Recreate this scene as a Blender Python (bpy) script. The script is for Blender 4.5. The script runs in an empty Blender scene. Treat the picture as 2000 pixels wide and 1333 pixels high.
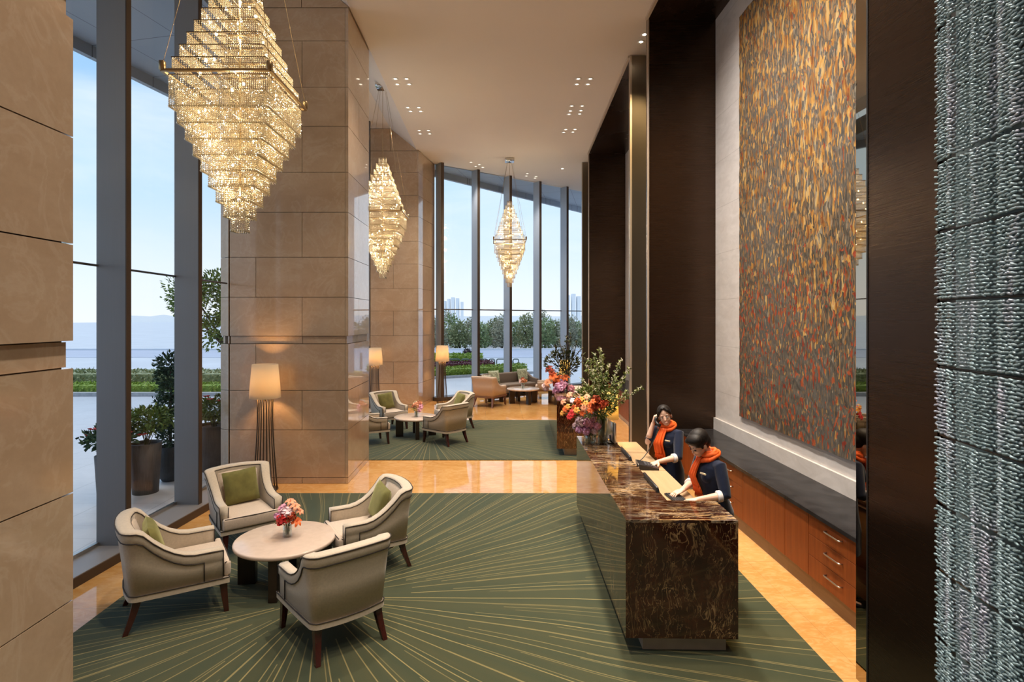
SKY = 1.3
KS = 1.65
KC = 0.64
KL = 1.6
KSUN = 2.2
EXPO = 0.0
import bpy, bmesh, math, random
from math import pi, sin, cos, tan, atan2, sqrt, radians
from mathutils import Vector, Matrix, noise as mnoise

random.seed(7)
SC = bpy.context.scene
COL = SC.collection
F = 1111.0          # focal length in pixels of a 2000 px wide frame
H = 2.74            # camera height


# ------------------------------------------------------------------ mesh builder
class MB:
    def __init__(self):
        self.v, self.f, self.s = [], [], []

    def add(self, verts, faces, M=None, smooth=False):
        o = len(self.v)
        if M is not None:
            verts = [M @ Vector(p) for p in verts]
        self.v += [tuple(p) for p in verts]
        self.f += [tuple(i + o for i in f) for f in faces]
        self.s += [smooth] * len(faces)
        return self

    def box(self, x0, y0, z0, x1, y1, z1, M=None):
        v = [(x0, y0, z0), (x1, y0, z0), (x1, y1, z0), (x0, y1, z0), (x0, y0, z1), (x1, y0, z1), (x1, y1, z1), (x0, y1, z1)]
        f = [(0, 3, 2, 1), (4, 5, 6, 7), (0, 1, 5, 4), (1, 2, 6, 5), (2, 3, 7, 6), (3, 0, 4, 7)]
        return self.add(v, f, M)

    def rbox(self, x0, y0, z0, x1, y1, z1, b=0.01, seg=2, M=None, smooth=True):
        bm = bmesh.new()
        bmesh.ops.create_cube(bm, size=1.0)
        for q in bm.verts:
            q.co = Vector(((x0 + x1) / 2 + q.co.x * (x1 - x0), (y0 + y1) / 2 + q.co.y * (y1 - y0), (z0 + z1) / 2 + q.co.z * (z1 - z0)))
        bmesh.ops.bevel(bm, geom=bm.edges[:], offset=b, segments=seg, affect='EDGES', profile=0.5)
        self.addbm(bm, M, smooth)
        return self

    def addbm(self, bm, M=None, smooth=False):
        bm.verts.index_update()
        self.add([q.co.copy() for q in bm.verts], [[q.index for q in f.verts] for f in bm.faces], M, smooth)
        bm.free()

    def prism(self, poly, z0, z1, M=None):
        n = len(poly)
        a = sum(poly[i][0] * poly[(i + 1) % n][1] - poly[(i + 1) % n][0] * poly[i][1] for i in range(n))
        if a < 0:
            poly = poly[::-1]
        v = [(p[0], p[1], z0) for p in poly] + [(p[0], p[1], z1) for p in poly]
        f = [tuple(range(n))[::-1], tuple(range(n, 2 * n))] + [(i, (i + 1) % n, n + (i + 1) % n, n + i) for i in range(n)]
        return self.add(v, f, M)

    def tube(self, pts, r, n=8, M=None, cap=True, smooth=True, sx=1.0, up=None):
        pts = [Vector(p) for p in pts]
        k = len(pts)
        rs = r if isinstance(r, (list, tuple)) else [r] * k
        v, f = [], []
        prev = None
        for i, p in enumerate(pts):
            t = (pts[min(i + 1, k - 1)] - pts[max(i - 1, 0)])
            if t.length < 1e-9:
                t = Vector((0, 0, 1))
            t.normalize()
            if prev is None:
                a = Vector(up) if up else (Vector((0, 0, 1)) if abs(t.z) < 0.9 else Vector((1, 0, 0)))
                u = (a - t * a.dot(t)).normalized()
            else:
                u = (prev - t * prev.dot(t))
                u = u.normalized() if u.length > 1e-6 else prev
            prev = u
            w = t.cross(u)
            for j in range(n):
                a = 2 * pi * j / n
                v.append(p + (u * cos(a) + w * sin(a) * sx) * rs[i])
        for i in range(k - 1):
            for j in range(n):
                f.append((i * n + j, i * n + (j + 1) % n, (i + 1) * n + (j + 1) % n, (i + 1) * n + j))
        if cap:
            f.append(tuple(range(n))[::-1])
            f.append(tuple(range((k - 1) * n, k * n)))
        return self.add(v, f, M, smooth)

    def lathe(self, prof, n=24, M=None, smooth=True, cap=True):
        v, f = [], []
        k = len(prof)
        for r, z in prof:
            for j in range(n):
                a = 2 * pi * j / n
                v.append((r * cos(a), r * sin(a), z))
        for i in range(k - 1):
            for j in range(n):
                f.append((i * n + j, i * n + (j + 1) % n, (i + 1) * n + (j + 1) % n, (i + 1) * n + j))
        if cap:
            f.append(tuple(range(n))[::-1])
            f.append(tuple(range((k - 1) * n, k * n)))
        return self.add(v, f, M, smooth)

    def ell(self, c, r, M=None, nu=12, nv=8, smooth=True, R=None):
        if not isinstance(r, (tuple, list)):
            r = (r, r, r)
        c = Vector(c)
        v, f = [], []
        for i in range(1, nv):
            th = pi * i / nv
            for j in range(nu):
                ph = 2 * pi * j / nu
                p = Vector((r[0] * sin(th) * cos(ph), r[1] * sin(th) * sin(ph), r[2] * cos(th)))
                v.append(c + (R @ p if R else p))
        top = len(v)
        p = Vector((0, 0, r[2]))
        v.append(c + (R @ p if R else p))
        v.append(c - (R @ p if R else p))
        for i in range(nv - 2):
            for j in range(nu):
                f.append((i * nu + j, (i + 1) * nu + j, (i + 1) * nu + (j + 1) % nu, i * nu + (j + 1) % nu))
        for j in range(nu):
            f.append((top, j, (j + 1) % nu))
            b = (nv - 2) * nu
            f.append((top + 1, b + (j + 1) % nu, b + j))
        return self.add(v, f, M, smooth)

    def loft(self, rings, M=None, cap=True, smooth=True, closed=True):
        n = len(rings[0])
        v = [p for r in rings for p in r]
        f = []
        m = n if closed else n - 1
        for i in range(len(rings) - 1):
            for j in range(m):
                f.append((i * n + j, i * n + (j + 1) % n, (i + 1) * n + (j + 1) % n, (i + 1) * n + j))
        if cap:
            f.append(tuple(range(n))[::-1])
            f.append(tuple(range((len(rings) - 1) * n, len(rings) * n)))
        return self.add(v, f, M, smooth)

    def build(self, name, mat=None, parent=None, loc=None, rot=None):
        me = bpy.data.meshes.new(name)
        me.from_pydata(self.v, [], self.f)
        me.polygons.foreach_set('use_smooth', self.s)
        if mat:
            me.materials.append(mat)
        me.update()
        o = bpy.data.objects.new(name, me)
        COL.objects.link(o)
        if parent:
            o.parent = parent
        if loc:
            o.location = loc
        if rot is not None:
            o.rotation_euler = (0, 0, rot)
        return o


def tag(o, label=None, cat=None, group=None, kind=None):
    if label:
        o['label'] = label
    if cat:
        o['category'] = cat
    if group:
        o['group'] = group
    if kind:
        o['kind'] = kind
    return o


def thing(name, label, cat, loc=(0, 0, 0), rz=0.0, group=None):
    o = bpy.data.objects.new(name, None)
    COL.objects.link(o)
    o.empty_display_size = 0.1
    o.location = loc
    o.rotation_euler = (0, 0, rz)
    return tag(o, label, cat, group)


def struct(name, mb, m, parent=None):
    o = mb.build(name, m, parent)
    if not parent:
        o['kind'] = 'structure'
    return o


KIDS = {}


def kids(o):
    return [c for c in COL.objects if c.parent == o]


def dup(root, loc, rz=None, label=None, group=None, scale=None, keep=None):
    r = root.copy()
    COL.objects.link(r)
    r.location = loc
    if rz is not None:
        r.rotation_euler = (0, 0, rz)
    if scale:
        r.scale = (scale,) * 3
    if label:
        r['label'] = label
    if group:
        r['group'] = group
    for ch in kids(root):
        if keep and not keep(ch):
            continue
        c = ch.copy()
        COL.objects.link(c)
        c.parent = r
        for g in kids(ch):
            d = g.copy()
            COL.objects.link(d)
            d.parent = c
    return r


def remesh(mb, name, mat, parent, voxel=0.006, it=3, fac=0.5):
    o = mb.build(name, mat, parent)
    m = o.modifiers.new('r', 'REMESH')
    m.mode = 'VOXEL'
    m.voxel_size = voxel
    m.use_smooth_shade = True
    s = o.modifiers.new('s', 'SMOOTH')
    s.iterations = it
    s.factor = fac
    dg = bpy.context.evaluated_depsgraph_get()
    me = bpy.data.meshes.new_from_object(o.evaluated_get(dg))
    o.modifiers.clear()
    o.data = me
    me.name = name
    if not me.materials:
        me.materials.append(mat)
    return o


# ------------------------------------------------------------------ node helpers
class NT:
    def __init__(self, name):
        self.m = bpy.data.materials.new(name)
        self.m.use_nodes = True
        self.t = self.m.node_tree
        self.b = self.t.nodes['Principled BSDF']
        self.out = self.t.nodes['Material Output']

    def n(self, typ, ins=None, **props):
        nd = self.t.nodes.new(typ)
        for k, v in props.items():
            setattr(nd, k, v)
        for k, v in (ins or {}).items():
            self.set(nd, k, v)
        return nd

    def set(self, nd, k, v):
        s = nd.inputs[k]
        if hasattr(v, 'bl_idname') and 'Socket' in v.bl_idname:
            self.t.links.new(v, s)
        elif isinstance(v, (tuple, list)) and len(v) == 3 and s.type == 'RGBA':
            s.default_value = (*v, 1)
        else:
            s.default_value = v

    def p(self, **kw):
        for k, v in kw.items():
            self.set(self.b, k.replace('_', ' '), v)
        return self

    def coord(self, which='Object'):
        return self.n('ShaderNodeTexCoord').outputs[which]

    def map(self, vec, scale=(1, 1, 1), loc=(0, 0, 0), rot=(0, 0, 0)):
        return self.n('ShaderNodeMapping', {'Vector': vec, 'Scale': scale, 'Location': loc, 'Rotation': rot}).outputs[0]

    def noise(self, vec, scale=5, detail=4, rough=0.5, dist=0.0):
        return self.n('ShaderNodeTexNoise', {'Vector': vec, 'Scale': scale, 'Detail': detail, 'Roughness': rough, 'Distortion': dist}).outputs[0]

    def vor(self, vec, scale=5, feature='F1', out='Distance', rnd=1.0):
        return self.n('ShaderNodeTexVoronoi', {'Vector': vec, 'Scale': scale, 'Randomness': rnd}, feature=feature).outputs[out]

    def ramp(self, fac, stops, interp='LINEAR'):
        nd = self.n('ShaderNodeValToRGB', {'Fac': fac})
        cr = nd.color_ramp
        cr.interpolation = interp
        while len(cr.elements) < len(stops):
            cr.elements.new(0.5)
        for e, (p, c) in zip(cr.elements, stops):
            e.position = p
            e.color = (*c, 1) if len(c) == 3 else c
        return nd.outputs[0]

    def mix(self, fac, a, b, mode='MIX'):
        nd = self.n('ShaderNodeMix', data_type='RGBA', blend_type=mode)
        self.set(nd, 0, fac)
        self.set(nd, 6, a)
        self.set(nd, 7, b)
        return nd.outputs[2]

    def math(self, op, a, b=0.0, c=0.0, clamp=False):
        nd = self.n('ShaderNodeMath', operation=op, use_clamp=clamp)
        self.set(nd, 0, a)
        self.set(nd, 1, b)
        self.set(nd, 2, c)
        return nd.outputs[0]

    def sep(self, vec):
        return self.n('ShaderNodeSeparateXYZ', {'Vector': vec}).outputs

    def comb(self, x=0.0, y=0.0, z=0.0):
        return self.n('ShaderNodeCombineXYZ', {'X': x, 'Y': y, 'Z': z}).outputs[0]

    def bump(self, h, strength=0.2, dist=0.01):
        self.t.links.new(self.n('ShaderNodeBump', {'Height': h, 'Strength': strength, 'Distance': dist}).outputs[0], self.b.inputs['Normal'])
        return self


def c255(r, g, b):
    def f(x):
        x /= 255.0
        return x / 12.92 if x <= 0.04045 else ((x + 0.055) / 1.055) ** 2.4
    return (f(r), f(g), f(b))


def plain(name, col, rough=0.5, metal=0.0, var=0.0, vscale=8.0, spec=0.5, **kw):
    t = NT(name)
    if var:
        f = t.noise(t.coord(), vscale, 4)
        lo = tuple(max(0, c * (1 - var)) for c in col)
        hi = tuple(min(1, c * (1 + var)) for c in col)
        t.p(Base_Color=t.ramp(f, [(0.3, lo), (0.7, hi)]))
    else:
        t.p(Base_Color=col)
    t.p(Roughness=rough, Metallic=metal)
    t.set(t.b, 'Specular IOR Level', spec)
    for k, v in kw.items():
        t.set(t.b, k.replace('_', ' '), v)
    return t.m


def emit(name, col, strength):
    t = NT(name)
    t.p(Base_Color=col, Emission_Color=col, Emission_Strength=strength)
    return t.m
# ------------------------------------------------------------------ materials
def m_stone(name='limestone', ior=1.45, cr=0.09):
    t = NT(name)
    c = t.coord()
    big = t.noise(t.map(c, (1, 1, 1.6)), 0.9, 6, 0.6, 0.6)
    fine = t.noise(c, 22, 6, 0.65)
    col = t.ramp(big, [(0.3, (0.46, 0.315, 0.20)), (0.5, (0.53, 0.38, 0.255)), (0.7, (0.59, 0.445, 0.315))])
    col = t.mix(t.math('MULTIPLY', fine, 0.55), col, (0.36, 0.25, 0.165))
    vein = t.math('ABSOLUTE', t.math('SUBTRACT', t.noise(c, 1.7, 6, 0.6, 1.2), 0.5))
    vm = t.ramp(vein, [(0.0, (1, 1, 1)), (0.035, (0, 0, 0))])
    col = t.mix(t.math('MULTIPLY', vm, 0.22), col, (0.64, 0.52, 0.40))
    t.p(Base_Color=col, Roughness=0.30)
    t.set(t.b, 'Coat Weight', 1.0)
    t.set(t.b, 'Coat IOR', ior)
    t.set(t.b, 'Specular IOR Level', 0.2)
    t.set(t.b, 'Coat Roughness', cr)
    return t.m


def m_floor():
    t = NT('honey_marble')
    c = t.coord()
    n1 = t.noise(c, 1.1, 8, 0.62, 1.0)
    n2 = t.noise(t.map(c, (1, 2.2, 1)), 5, 8, 0.65, 1.6)
    col = t.ramp(n1, [(0.28, (0.46, 0.215, 0.055)), (0.5, (0.55, 0.28, 0.085)), (0.72, (0.63, 0.37, 0.14))])
    col = t.mix(t.ramp(n2, [(0.45, (0, 0, 0)), (0.75, (0.55, 0.55, 0.55))]), col, (0.74, 0.50, 0.24))
    s = t.sep(c)
    g = []
    for ax, w, off in ((0, 1.04, 0.13), (1, 1.04, 0.72)):
        fr = t.math('FRACT', t.math('DIVIDE', t.math('ADD', s[ax], 100 + off), w))
        g.append(t.math('LESS_THAN', fr, 0.004))
    joint = t.math('MAXIMUM', g[0], g[1])
    col = t.mix(t.math('MULTIPLY', joint, 0.5), col, (0.25, 0.13, 0.05))
    t.p(Base_Color=col, Roughness=0.06)
    t.set(t.b, 'Specular IOR Level', 0.6)
    return t.m


def m_carpet():
    # radial carpet: the object's origin is the centre the lines burst from
    t = NT('burst_carpet')
    c = t.coord()
    s = t.sep(c)
    x, y = s[0], s[1]
    r = t.math('SQRT', t.math('ADD', t.math('MULTIPLY', x, x), t.math('MULTIPLY', y, y)))
    ang = t.math('ARCTAN2', y, x)
    wob = t.math('MULTIPLY', t.math('SUBTRACT', t.noise(t.map(c, (0.5, 0.5, 1)), 1.0, 1), 0.5), 0.06)
    ang = t.math('ADD', ang, wob)
    masks = []
    for N, r0, r1, hw, amp, seed in ((62, 0.30, 0.9, 0.0050, 1.0, 1.3), (78, 0.6, 2.0, 0.0042, 0.75, 7.7), (124, 1.5, 3.2, 0.0042, 0.65, 4.1)):
        q = t.math('ADD', t.math('MULTIPLY', t.math('DIVIDE', ang, 2 * pi), N), 500 + seed)
        idx = t.math('FLOOR', q)
        fr = t.math('SUBTRACT', t.math('FRACT', q), 0.5)
        wn = t.n('ShaderNodeTexWhiteNoise', {'W': t.math('ADD', idx, seed)}, noise_dimensions='1D').outputs[0]
        wn2 = t.n('ShaderNodeTexWhiteNoise', {'W': t.math('ADD', idx, seed + 33.3)}, noise_dimensions='1D').outputs[0]
        fr = t.math('ADD', fr, t.math('MULTIPLY', t.math('SUBTRACT', wn2, 0.5), 0.5))
        d = t.math('MULTIPLY', t.math('MULTIPLY', t.math('ABSOLUTE', fr), r), 2 * pi / N)
        line = t.math('LESS_THAN', d, hw)
        start = t.math('ADD', t.math('MULTIPLY', wn, r1 - r0), r0)
        on = t.math('GREATER_THAN', r, start)
        bright = t.math('ADD', t.math('MULTIPLY', wn2, 0.5), 0.5)
        masks.append(t.math('MULTIPLY', t.math('MULTIPLY', line, on), t.math('MULTIPLY', bright, amp)))
    m = t.math('MAXIMUM', t.math('MAXIMUM', masks[0], masks[1]), masks[2])
    pile = t.noise(c, 260, 2, 0.7)
    # bands of two greens woven between the rays
    bands = t.noise(t.comb(t.math('MULTIPLY', ang, 9), t.math('MULTIPLY', r, 0.25), 0.0), 1.6, 3)
    base = t.ramp(bands, [(0.3, (0.024, 0.034, 0.017)), (0.7, (0.050, 0.048, 0.018))])
    base = t.mix(t.math('MULTIPLY', pile, 0.55), base, (0.070, 0.069, 0.030))
    col = t.mix(m, base, (0.245, 0.195, 0.075))
    t.p(Base_Color=col, Roughness=0.95)
    t.set(t.b, 'Specular IOR Level', 0.1)
    t.set(t.b, 'Sheen Weight', 0.27)
    t.set(t.b, 'Sheen Roughness', 0.5)
    t.set(t.b, 'Sheen Tint', (0.70, 0.92, 0.90, 1))
    t.bump(pile, 0.3, 0.004)
    return t.m


def m_marble(name='portoro_marble', top=False):
    t = NT(name)
    c = t.coord()
    warp = t.n('ShaderNodeTexNoise', {'Vector': c, 'Scale': 2.0, 'Detail': 3 if not top else 5, 'Roughness': 0.55}).outputs[1]
    def ridge(scale3, sc, det, dist, w):
        v = t.n('ShaderNodeVectorMath', {0: t.map(c, scale3), 1: t.n('ShaderNodeVectorMath', {0: warp, 1: (0.5, 0.5, 0.5)}, operation='MULTIPLY').outputs[0]}, operation='ADD').outputs[0]
        a = t.math('ABSOLUTE', t.math('SUBTRACT', t.noise(v, sc, det, 0.62, dist), 0.5))
        return t.ramp(a, [(0.0, (1, 1, 1)), (w * 0.4, (0.55, 0.55, 0.55)), (w, (0, 0, 0))])
    if top:
        v1, v2, v3 = ridge((0.7, 3.4, 1), 2.4, 4, 0.4, 0.040), ridge((0.6, 4.0, 1), 3.2, 4, 0.4, 0.034), ridge((0.8, 3.0, 1), 5.0, 3, 0.4, 0.022)
    else:
        v1, v2, v3 = ridge((1.6, 3.0, 0.55), 2.0, 4, 0.2, 0.009), ridge((2.4, 3.0, 0.5), 3.8, 4, 0.2, 0.008), ridge((1.8, 2.2, 0.8), 4.6, 4, 0.3, 0.008)
    patch = t.noise(c, 2.4, 4, 0.6)
    pm = t.ramp(patch, [(0.40, (0.10, 0.10, 0.10)), (0.68, (0.95, 0.95, 0.95))])
    base = t.ramp(t.noise(c, 6, 5, 0.6), [(0.3, (0.012, 0.0032, 0.0016)), (0.7, (0.055, 0.015, 0.006))])
    col = t.mix(t.math('MULTIPLY', t.math('MAXIMUM', v1, v3), t.math('MULTIPLY', pm, 0.85)), base, (0.58, 0.37, 0.17))
    col = t.mix(t.math('MULTIPLY', v2, t.math('MULTIPLY', pm, 0.7)), col, (0.62, 0.50, 0.36) if top else (0.50, 0.32, 0.14))
    t.p(Base_Color=col, Roughness=0.05)
    t.set(t.b, 'Specular IOR Level', 0.65)
    return t.m


def m_bronze(name, base, rough, vert=False):
    t = NT(name)
    c = t.coord()
    br = t.noise(t.map(c, (1.5, 1.5, 160) if not vert else (160, 160, 1.2)), 1.0, 4, 0.6)
    big = t.noise(t.map(c, (0.5, 0.5, 0.9)), 1.2, 3)
    lo = tuple(k * 0.75 for k in base)
    col = t.mix(t.math('MULTIPLY', br, 0.3), base, lo)
    t.p(Base_Color=col, Metallic=0.9, Roughness=t.math('ADD', t.math('MULTIPLY', t.math('ADD', br, big), 0.12), rough - 0.12))
    t.set(t.b, 'Anisotropic', 0.6)
    t.bump(br, 0.02, 0.001)
    # fine horizontal panel joints
    return t.m


def m_wood(name, lo, hi, rough=0.3, axis=2, sc=1.0):
    t = NT(name)
    c = t.coord()
    k = [14 * sc, 14 * sc, 14 * sc]
    k[axis] = 0.9 * sc
    g = t.noise(t.map(c, tuple(k)), 1.6, 7, 0.62, 0.5)
    f = t.noise(t.map(c, tuple(q * 5 for q in k)), 2.0, 3, 0.6)
    col = t.ramp(t.math('ADD', t.math('MULTIPLY', g, 0.75), t.math('MULTIPLY', f, 0.25)), [(0.3, lo), (0.7, hi)])
    t.p(Base_Color=col, Roughness=rough)
    t.set(t.b, 'Coat Weight', 0.3)
    t.set(t.b, 'Coat Roughness', 0.12)
    return t.m


def m_tapestry():
    t = NT('woven_tapestry')
    c = t.coord()          # local: y along the wall, z up from the tapestry's lower edge
    sp = t.sep(c)
    zn = t.math('DIVIDE', sp[2], 6.12)
    yn = t.math('DIVIDE', sp[1], 4.27)
    wv = t.n('ShaderNodeTexNoise', {'Vector': c, 'Scale': 2.5, 'Detail': 3}).outputs[1]
    cw = t.n('ShaderNodeVectorMath', {0: c, 1: t.n('ShaderNodeVectorMath', {0: wv, 1: (0.0, 0.10, 0.25)}, operation='MULTIPLY').outputs[0]}, operation='ADD').outputs[0]

    def strokes(sy, sz, det=2, off=0.0):
        return t.noise(t.map(cw, (1, sy, sz), (off, off, off)), 1.0, det, 0.55, 0.3)
    s1, s2, s3 = strokes(30, 4.5, 3), strokes(44, 7.0, 2, 3.7), strokes(70, 9, 2, 9.1)
    base = t.ramp(s1, [(0.30, (0.026, 0.020, 0.014)), (0.42, (0.095, 0.074, 0.050)), (0.52, (0.14, 0.122, 0.095)), (0.62, (0.165, 0.115, 0.06)), (0.75, (0.06, 0.03, 0.015))])
    base = t.mix(t.ramp(s3, [(0.45, (0, 0, 0)), (0.56, (0.8, 0.8, 0.8))]), base, (0.036, 0.030, 0.023))
    big = t.noise(t.map(c, (1, 0.8, 0.6), (5, 5, 5)), 1.0, 3)
    base = t.mix(t.ramp(big, [(0.40, (0, 0, 0)), (0.62, (0.55, 0.55, 0.55))]), base, (0.115, 0.108, 0.098))
    # gold: thick dabs above, strung into a central fall below
    mid = t.math('SUBTRACT', 1.0, t.math('MULTIPLY', t.math('ABSOLUTE', t.math('SUBTRACT', yn, 0.50)), 4.2), clamp=True)
    dens = t.math('ADD', t.math('MULTIPLY', t.math('SUBTRACT', zn, 0.52), 0.17), t.math('MULTIPLY', mid, t.ramp(zn, [(0.12, (0, 0, 0)), (0.35, (0.085, 0.085, 0.085)), (0.75, (0.03, 0.03, 0.03))])))
    dens = t.math('ADD', dens, t.math('MULTIPLY', t.math('SUBTRACT', t.noise(t.map(c, (1, 1.5, 0.7), (2, 2, 2)), 1.0, 3), 0.5), 0.22))
    dens = t.math('MINIMUM', t.math('ADD', dens, 0.012), 0.085)
    d1 = strokes(19, 6.5, 1, 21.0)
    g1 = t.math('GREATER_THAN', t.math('ADD', d1, dens), 0.605)
    d2 = strokes(33, 9.0, 1, 31.0)
    g2 = t.math('GREATER_THAN', t.math('ADD', d2, t.math('MULTIPLY', dens, 0.7)), 0.575)
    hue = strokes(12, 3, 2, 41.0)
    gold = t.ramp(hue, [(0.36, (0.17, 0.055, 0.012)), (0.46, (0.36, 0.155, 0.028)), (0.53, (0.48, 0.26, 0.06)), (0.66, (0.50, 0.34, 0.14))])
    col = t.mix(t.math('MULTIPLY', g2, 0.75), base, t.ramp(hue, [(0.35, (0.36, 0.22, 0.09)), (0.5, (0.26, 0.12, 0.03)), (0.65, (0.30, 0.26, 0.19))]))
    col = t.mix(t.math('MULTIPLY', g1, 0.9), col, gold)
    # red flecks near the lower part
    rp = t.math('ADD', t.math('MULTIPLY', t.math('SUBTRACT', t.noise(t.map(c, (1, 1.3, 1.5), (8, 8, 8)), 1.0, 3, 0.6), 0.5), 0.42), t.ramp(zn, [(0.0, (0.10, 0.10, 0.10)), (0.30, (0.085, 0.085, 0.085)), (0.44, (0, 0, 0))]))
    rp = t.math('MULTIPLY', rp, t.math('LESS_THAN', zn, 0.46))
    r1 = t.math('GREATER_THAN', t.math('ADD', strokes(17, 9, 2, 51.0), t.math('MINIMUM', rp, 0.095)), 0.67)
    col = t.mix(t.math('MULTIPLY', r1, 0.9), col, t.ramp(hue, [(0.4, (0.22, 0.022, 0.008)), (0.6, (0.40, 0.085, 0.025))]))
    weave = t.noise(t.map(c, (1, 130, 130)), 1.0, 1)
    col = t.mix(t.math('MULTIPLY', weave, 0.35), col, (0.03, 0.024, 0.018))
    t.p(Base_Color=col, Roughness=0.85)
    t.set(t.b, 'Specular IOR Level', 0.15)
    t.bump(t.math('ADD', t.math('ADD', s1, s3), t.math('MULTIPLY', g1, 0.4)), 0.5, 0.012)
    return t.m


def m_panelstone():
    t = NT('pale_wall_stone')
    c = t.coord()
    n = t.noise(t.map(c, (1, 1, 2.5)), 3, 7, 0.65, 0.8)
    col = t.ramp(n, [(0.3, (0.50, 0.46, 0.43)), (0.7, (0.62, 0.58, 0.55))])
    z = t.sep(c)[2]
    fr = t.math('FRACT', t.math('DIVIDE', t.math('ADD', z, 0.05), 0.775))
    col = t.mix(t.math('MULTIPLY', t.math('LESS_THAN', fr, 0.008), 0.5), col, (0.2, 0.18, 0.16))
    t.p(Base_Color=col, Roughness=0.45)
    return t.m


def m_glass():
    t = NT('window_glass')
    t.t.nodes.remove(t.b)
    tr = t.n('ShaderNodeBsdfTransparent', {'Color': (0.975, 0.985, 0.99, 1)})
    gl = t.n('ShaderNodeBsdfGlossy', {'Color': (1, 1, 1, 1), 'Roughness': 0.0})
    fr = t.n('ShaderNodeLayerWeight', {'Blend': 0.5})
    mx = t.n('ShaderNodeMixShader', {'Fac': t.math('ADD', t.math('MULTIPLY', t.math('POWER', fr.outputs[1], 4.0), 0.35), 0.015)})
    t.t.links.new(tr.outputs[0], mx.inputs[1])
    t.t.links.new(gl.outputs[0], mx.inputs[2])
    t.t.links.new(mx.outputs[0], t.out.inputs['Surface'])
    return t.m


def m_vase():
    t = NT('clear_vase_glass')
    t.t.nodes.remove(t.b)
    tr = t.n('ShaderNodeBsdfTransparent', {'Color': (0.86, 0.92, 0.90, 1)})
    gl = t.n('ShaderNodeBsdfGlossy', {'Color': (1, 1, 1, 1), 'Roughness': 0.03})
    fr = t.n('ShaderNodeLayerWeight', {'Blend': 0.35})
    mx = t.n('ShaderNodeMixShader', {'Fac': t.math('ADD', t.math('MULTIPLY', fr.outputs[1], 0.7), 0.06)})
    t.t.links.new(tr.outputs[0], mx.inputs[1])
    t.t.links.new(gl.outputs[0], mx.inputs[2])
    t.t.links.new(mx.outputs[0], t.out.inputs['Surface'])
    return t.m


def m_bead():
    t = NT('crystal_bead')
    t.t.nodes.remove(t.b)
    di = t.n('ShaderNodeBsdfDiffuse', {'Color': (0.72, 0.62, 0.45, 1)})
    tl = t.n('ShaderNodeBsdfTranslucent', {'Color': (0.85, 0.76, 0.58, 1)})
    gl = t.n('ShaderNodeBsdfGlossy', {'Color': (1, 0.95, 0.85, 1), 'Roughness': 0.15})
    def mx(f, a, b):
        q = t.n('ShaderNodeMixShader', {'Fac': f})
        t.t.links.new(a.outputs[0], q.inputs[1])
        t.t.links.new(b.outputs[0], q.inputs[2])
        return q
    s = mx(0.35, mx(0.6, di, tl), gl)
    t.t.links.new(s.outputs[0], t.out.inputs['Surface'])
    return t.m


def m_curtain():
    t = NT('silvered_crystal_bead')
    c = t.coord()
    n = t.noise(t.map(c, (3, 3, 0.8)), 3.0, 3)
    col = t.ramp(n, [(0.3, (0.22, 0.32, 0.35)), (0.5, (0.30, 0.41, 0.45)), (0.7, (0.43, 0.44, 0.54))])
    t.p(Base_Color=col, Roughness=0.36, Metallic=0.4)
    t.set(t.b, 'Specular IOR Level', 0.9)
    return t.m


def m_shade(col, tr=0.6):
    t = NT('lamp_shade_cloth')
    t.t.nodes.remove(t.b)
    di = t.n('ShaderNodeBsdfDiffuse', {'Color': (*col, 1)})
    tl = t.n('ShaderNodeBsdfTranslucent', {'Color': (*col, 1)})
    q = t.n('ShaderNodeMixShader', {'Fac': tr})
    t.t.links.new(di.outputs[0], q.inputs[1])
    t.t.links.new(tl.outputs[0], q.inputs[2])
    t.t.links.new(q.outputs[0], t.out.inputs['Surface'])
    return t.m


def m_leaf(name, lo, hi, tr=0.25):
    t = NT(name)
    c = t.coord()
    n = t.noise(c, 9, 2)
    n2 = t.n('ShaderNodeTexWhiteNoise', {'Vector': t.n('ShaderNodeVectorMath', {0: c, 1: (0.07, 0.07, 0.07)}, operation='SNAP').outputs[0]}).outputs[0]
    col = t.ramp(t.math('ADD', t.math('MULTIPLY', n, 0.6), t.math('MULTIPLY', n2, 0.4)), [(0.25, lo), (0.75, hi)])
    t.p(Base_Color=col, Roughness=0.5)
    t.set(t.b, 'Specular IOR Level', 0.3)
    return t.m


def m_plaza():
    t = NT('pale_paving')
    c = t.coord()
    s = t.sep(c)
    n = t.noise(c, 0.25, 5, 0.6)
    n2 = t.noise(c, 9, 4, 0.6)
    col = t.ramp(t.math('ADD', t.math('MULTIPLY', n, 0.7), t.math('MULTIPLY', n2, 0.3)), [(0.3, (0.46, 0.47, 0.50)), (0.7, (0.62, 0.63, 0.66))])
    g = []
    for ax, w in ((0, 0.9), (1, 0.45)):
        fr = t.math('FRACT', t.math('DIVIDE', t.math('ADD', s[ax], 500), w))
        g.append(t.math('LESS_THAN', fr, 0.02))
    near = t.math('LESS_THAN', s[1], 19.6)
    col = t.mix(t.math('MULTIPLY', t.math('MULTIPLY', t.math('MAXIMUM', g[0], g[1]), near), 0.45), col, (0.22, 0.23, 0.25))
    t.p(Base_Color=col, Roughness=0.35)
    return t.m


def m_planter(name, a, b):
    t = NT(name)
    c = t.coord()
    n = t.noise(t.map(c, (60, 60, 3)), 1.0, 3, 0.6)
    n2 = t.noise(c, 7, 4)
    t.p(Base_Color=t.ramp(t.math('ADD', t.math('MULTIPLY', n, 0.6), t.math('MULTIPLY', n2, 0.4)), [(0.3, a), (0.7, b)]), Roughness=0.6)
    t.bump(n, 0.4, 0.01)
    return t.m


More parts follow.
